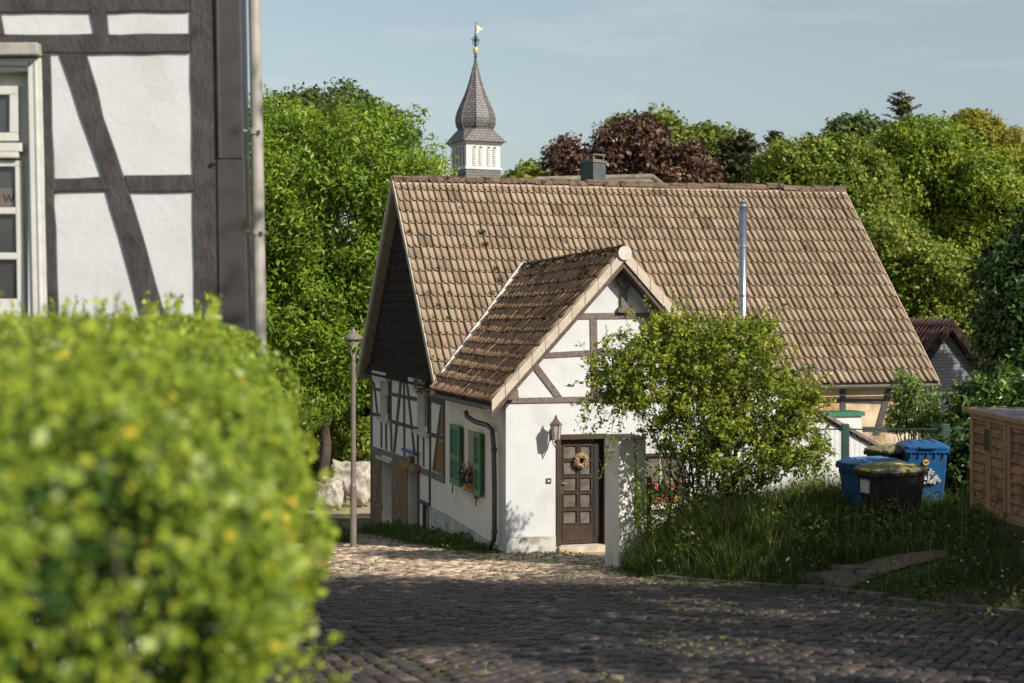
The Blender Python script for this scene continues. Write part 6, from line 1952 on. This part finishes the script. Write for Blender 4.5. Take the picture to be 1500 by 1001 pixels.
T_("maple_tree", "broad yellow-green tree in the middle of the tree line behind the right gable", 62, [(1335, 250, 75, 62), (1290, 285, 60, 70), (1390, 270, 66, 70), (1345, 350, 90, 80), (1350, 215, 50, 34)],
   'yellowgreen', 1080, 64, .6, .175, 113, 1340, trunk_r=.35, rd=2.6)
T_("maple_tree", "yellow-green tree at the right edge, below the golden lime crown", 60, [(1440, 290, 62, 66), (1490, 330, 60, 80), (1420, 370, 70, 70), (1540, 290, 70, 80)], 'yellowgreen', 800, 64, .6, .175, 114, 1450, trunk_r=.35, rd=2.6)
T_("lime_tree", "rounded golden-green crown high at the upper right", 84, [(1432, 197, 36, 34), (1462, 222, 36, 38), (1490, 265, 30, 30)], 'lime', 340, 60, .6, .2, 115, 1450, trunk_r=.4)
T_("cherry_tree", "dark green broadleaf tree directly right of the cottage's right gable", 52, [(1320, 400, 60, 66), (1385, 430, 66, 60), (1290, 360, 40, 50), (1360, 470, 70, 40)], 'mid', 700, 60, .5, .15, 116, 1370, trunk_r=.28, rd=2.0)
T_("walnut_tree", "very dark tree at the right edge above the wooden cabinet", 40, [(1500, 430, 56, 90), (1478, 470, 34, 60), (1545, 400, 80, 110), (1500, 540, 50, 50), (1660, 380, 110, 140), (1790, 360, 120, 150)], 'darkleaf', 1500, 42, .42, .16, 117, 1490, trunk_r=.3, rd=1.8)  # outermost crown blobs added out of frame to shade the brick house
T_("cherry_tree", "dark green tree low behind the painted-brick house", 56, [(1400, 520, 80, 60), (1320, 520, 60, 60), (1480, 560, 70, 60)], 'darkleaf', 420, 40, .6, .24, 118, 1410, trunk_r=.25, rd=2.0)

# ------------------------------------------------------------------ street trees on the right, outside the frame, that shade the road
ST = "street trees right of the road"
def street_tree(x, y, blobs, seed, label, m='mid'):
    return tree("street_tree", label, "tree", (x, y, G(x, y)), blobs, m, 360, 30, .38, .17, trunk_r=.2, seed=seed, group=ST, limbs=10)
street_tree(8.4, 1.2, [(8.4, 1.2, 2.9, 2.2, 2.2, 2.5), (7.8, 3.2, 2.6, 1.6, 1.6, 1.9), (9, -.6, 1.6, 2, 1.8, 2)], 301, "round green street tree nearest the camera on the right, out of the picture")
street_tree(9.2, 6.4, [(9.2, 6.4, 3.2, 2.3, 2.2, 2.6), (8.6, 4.6, 1.2, 1.6, 1.6, 1.8), (9.4, 8.2, 1.4, 1.9, 1.8, 2.2)], 302, "tall green street tree between the nearest one and the garden cabinet, out of the picture")
street_tree(10.4, 10.6, [(10.4, 10.6, 2.7, 2.3, 2.0, 2.8), (10, 12.6, 1.2, 1.9, 1.8, 2.0), (10.6, 8.8, 1.2, 2, 1.8, 2)], 303, "tallest green street tree, right of the garden cabinet, out of the picture")
street_tree(9.3, 16.6, [(9.3, 16.6, 1.1, 1.7, 1.6, 1.7), (8.4, 15.2, -.2, 1.3, 1.3, 1.3), (9.9, 14.6, .4, 1.7, 1.7, 1.8)], 304, "low round green street tree behind the garden cabinet, out of the picture")
tree("street_tree", "unseen spreading tree added above the picture to block skylight over the road", "tree", (8.6, 8.6, G(8.6, 8.6)), [(6.8, 7.6, 6.2, 3.0, 3.0, 2.0), (8.2, 9.6, 5.6, 2.2, 2.0, 1.8)], 'mid', 900, 34, .42, .17, trunk_r=.24, seed=305, group=ST, limbs=12)  # crown added overhead, out of view, to deepen shade on road and bank
T_("meadow_tree", "green tree left of the big bright one, hidden by the black-and-white house", 60, [(230, 330, 130, 150), (150, 420, 120, 130), (320, 430, 110, 140)], 'mid', 560, 50, .7, .24, 121, 220, trunk_r=.3, rd=2.8)
T_("meadow_tree", "dark tree farther left behind the black-and-white house", 66, [(20, 350, 140, 150), (-110, 420, 150, 150), (60, 480, 130, 100)], 'darkleaf', 520, 50, .8, .28, 122, 0, trunk_r=.3, rd=3.0)
T_("meadow_tree", "olive tree farthest left behind the black-and-white house", 72, [(-320, 360, 150, 150), (-470, 430, 160, 140), (-200, 470, 130, 100)], 'olive', 520, 50, .8, .28, 123, -330, trunk_r=.3, rd=3.0)
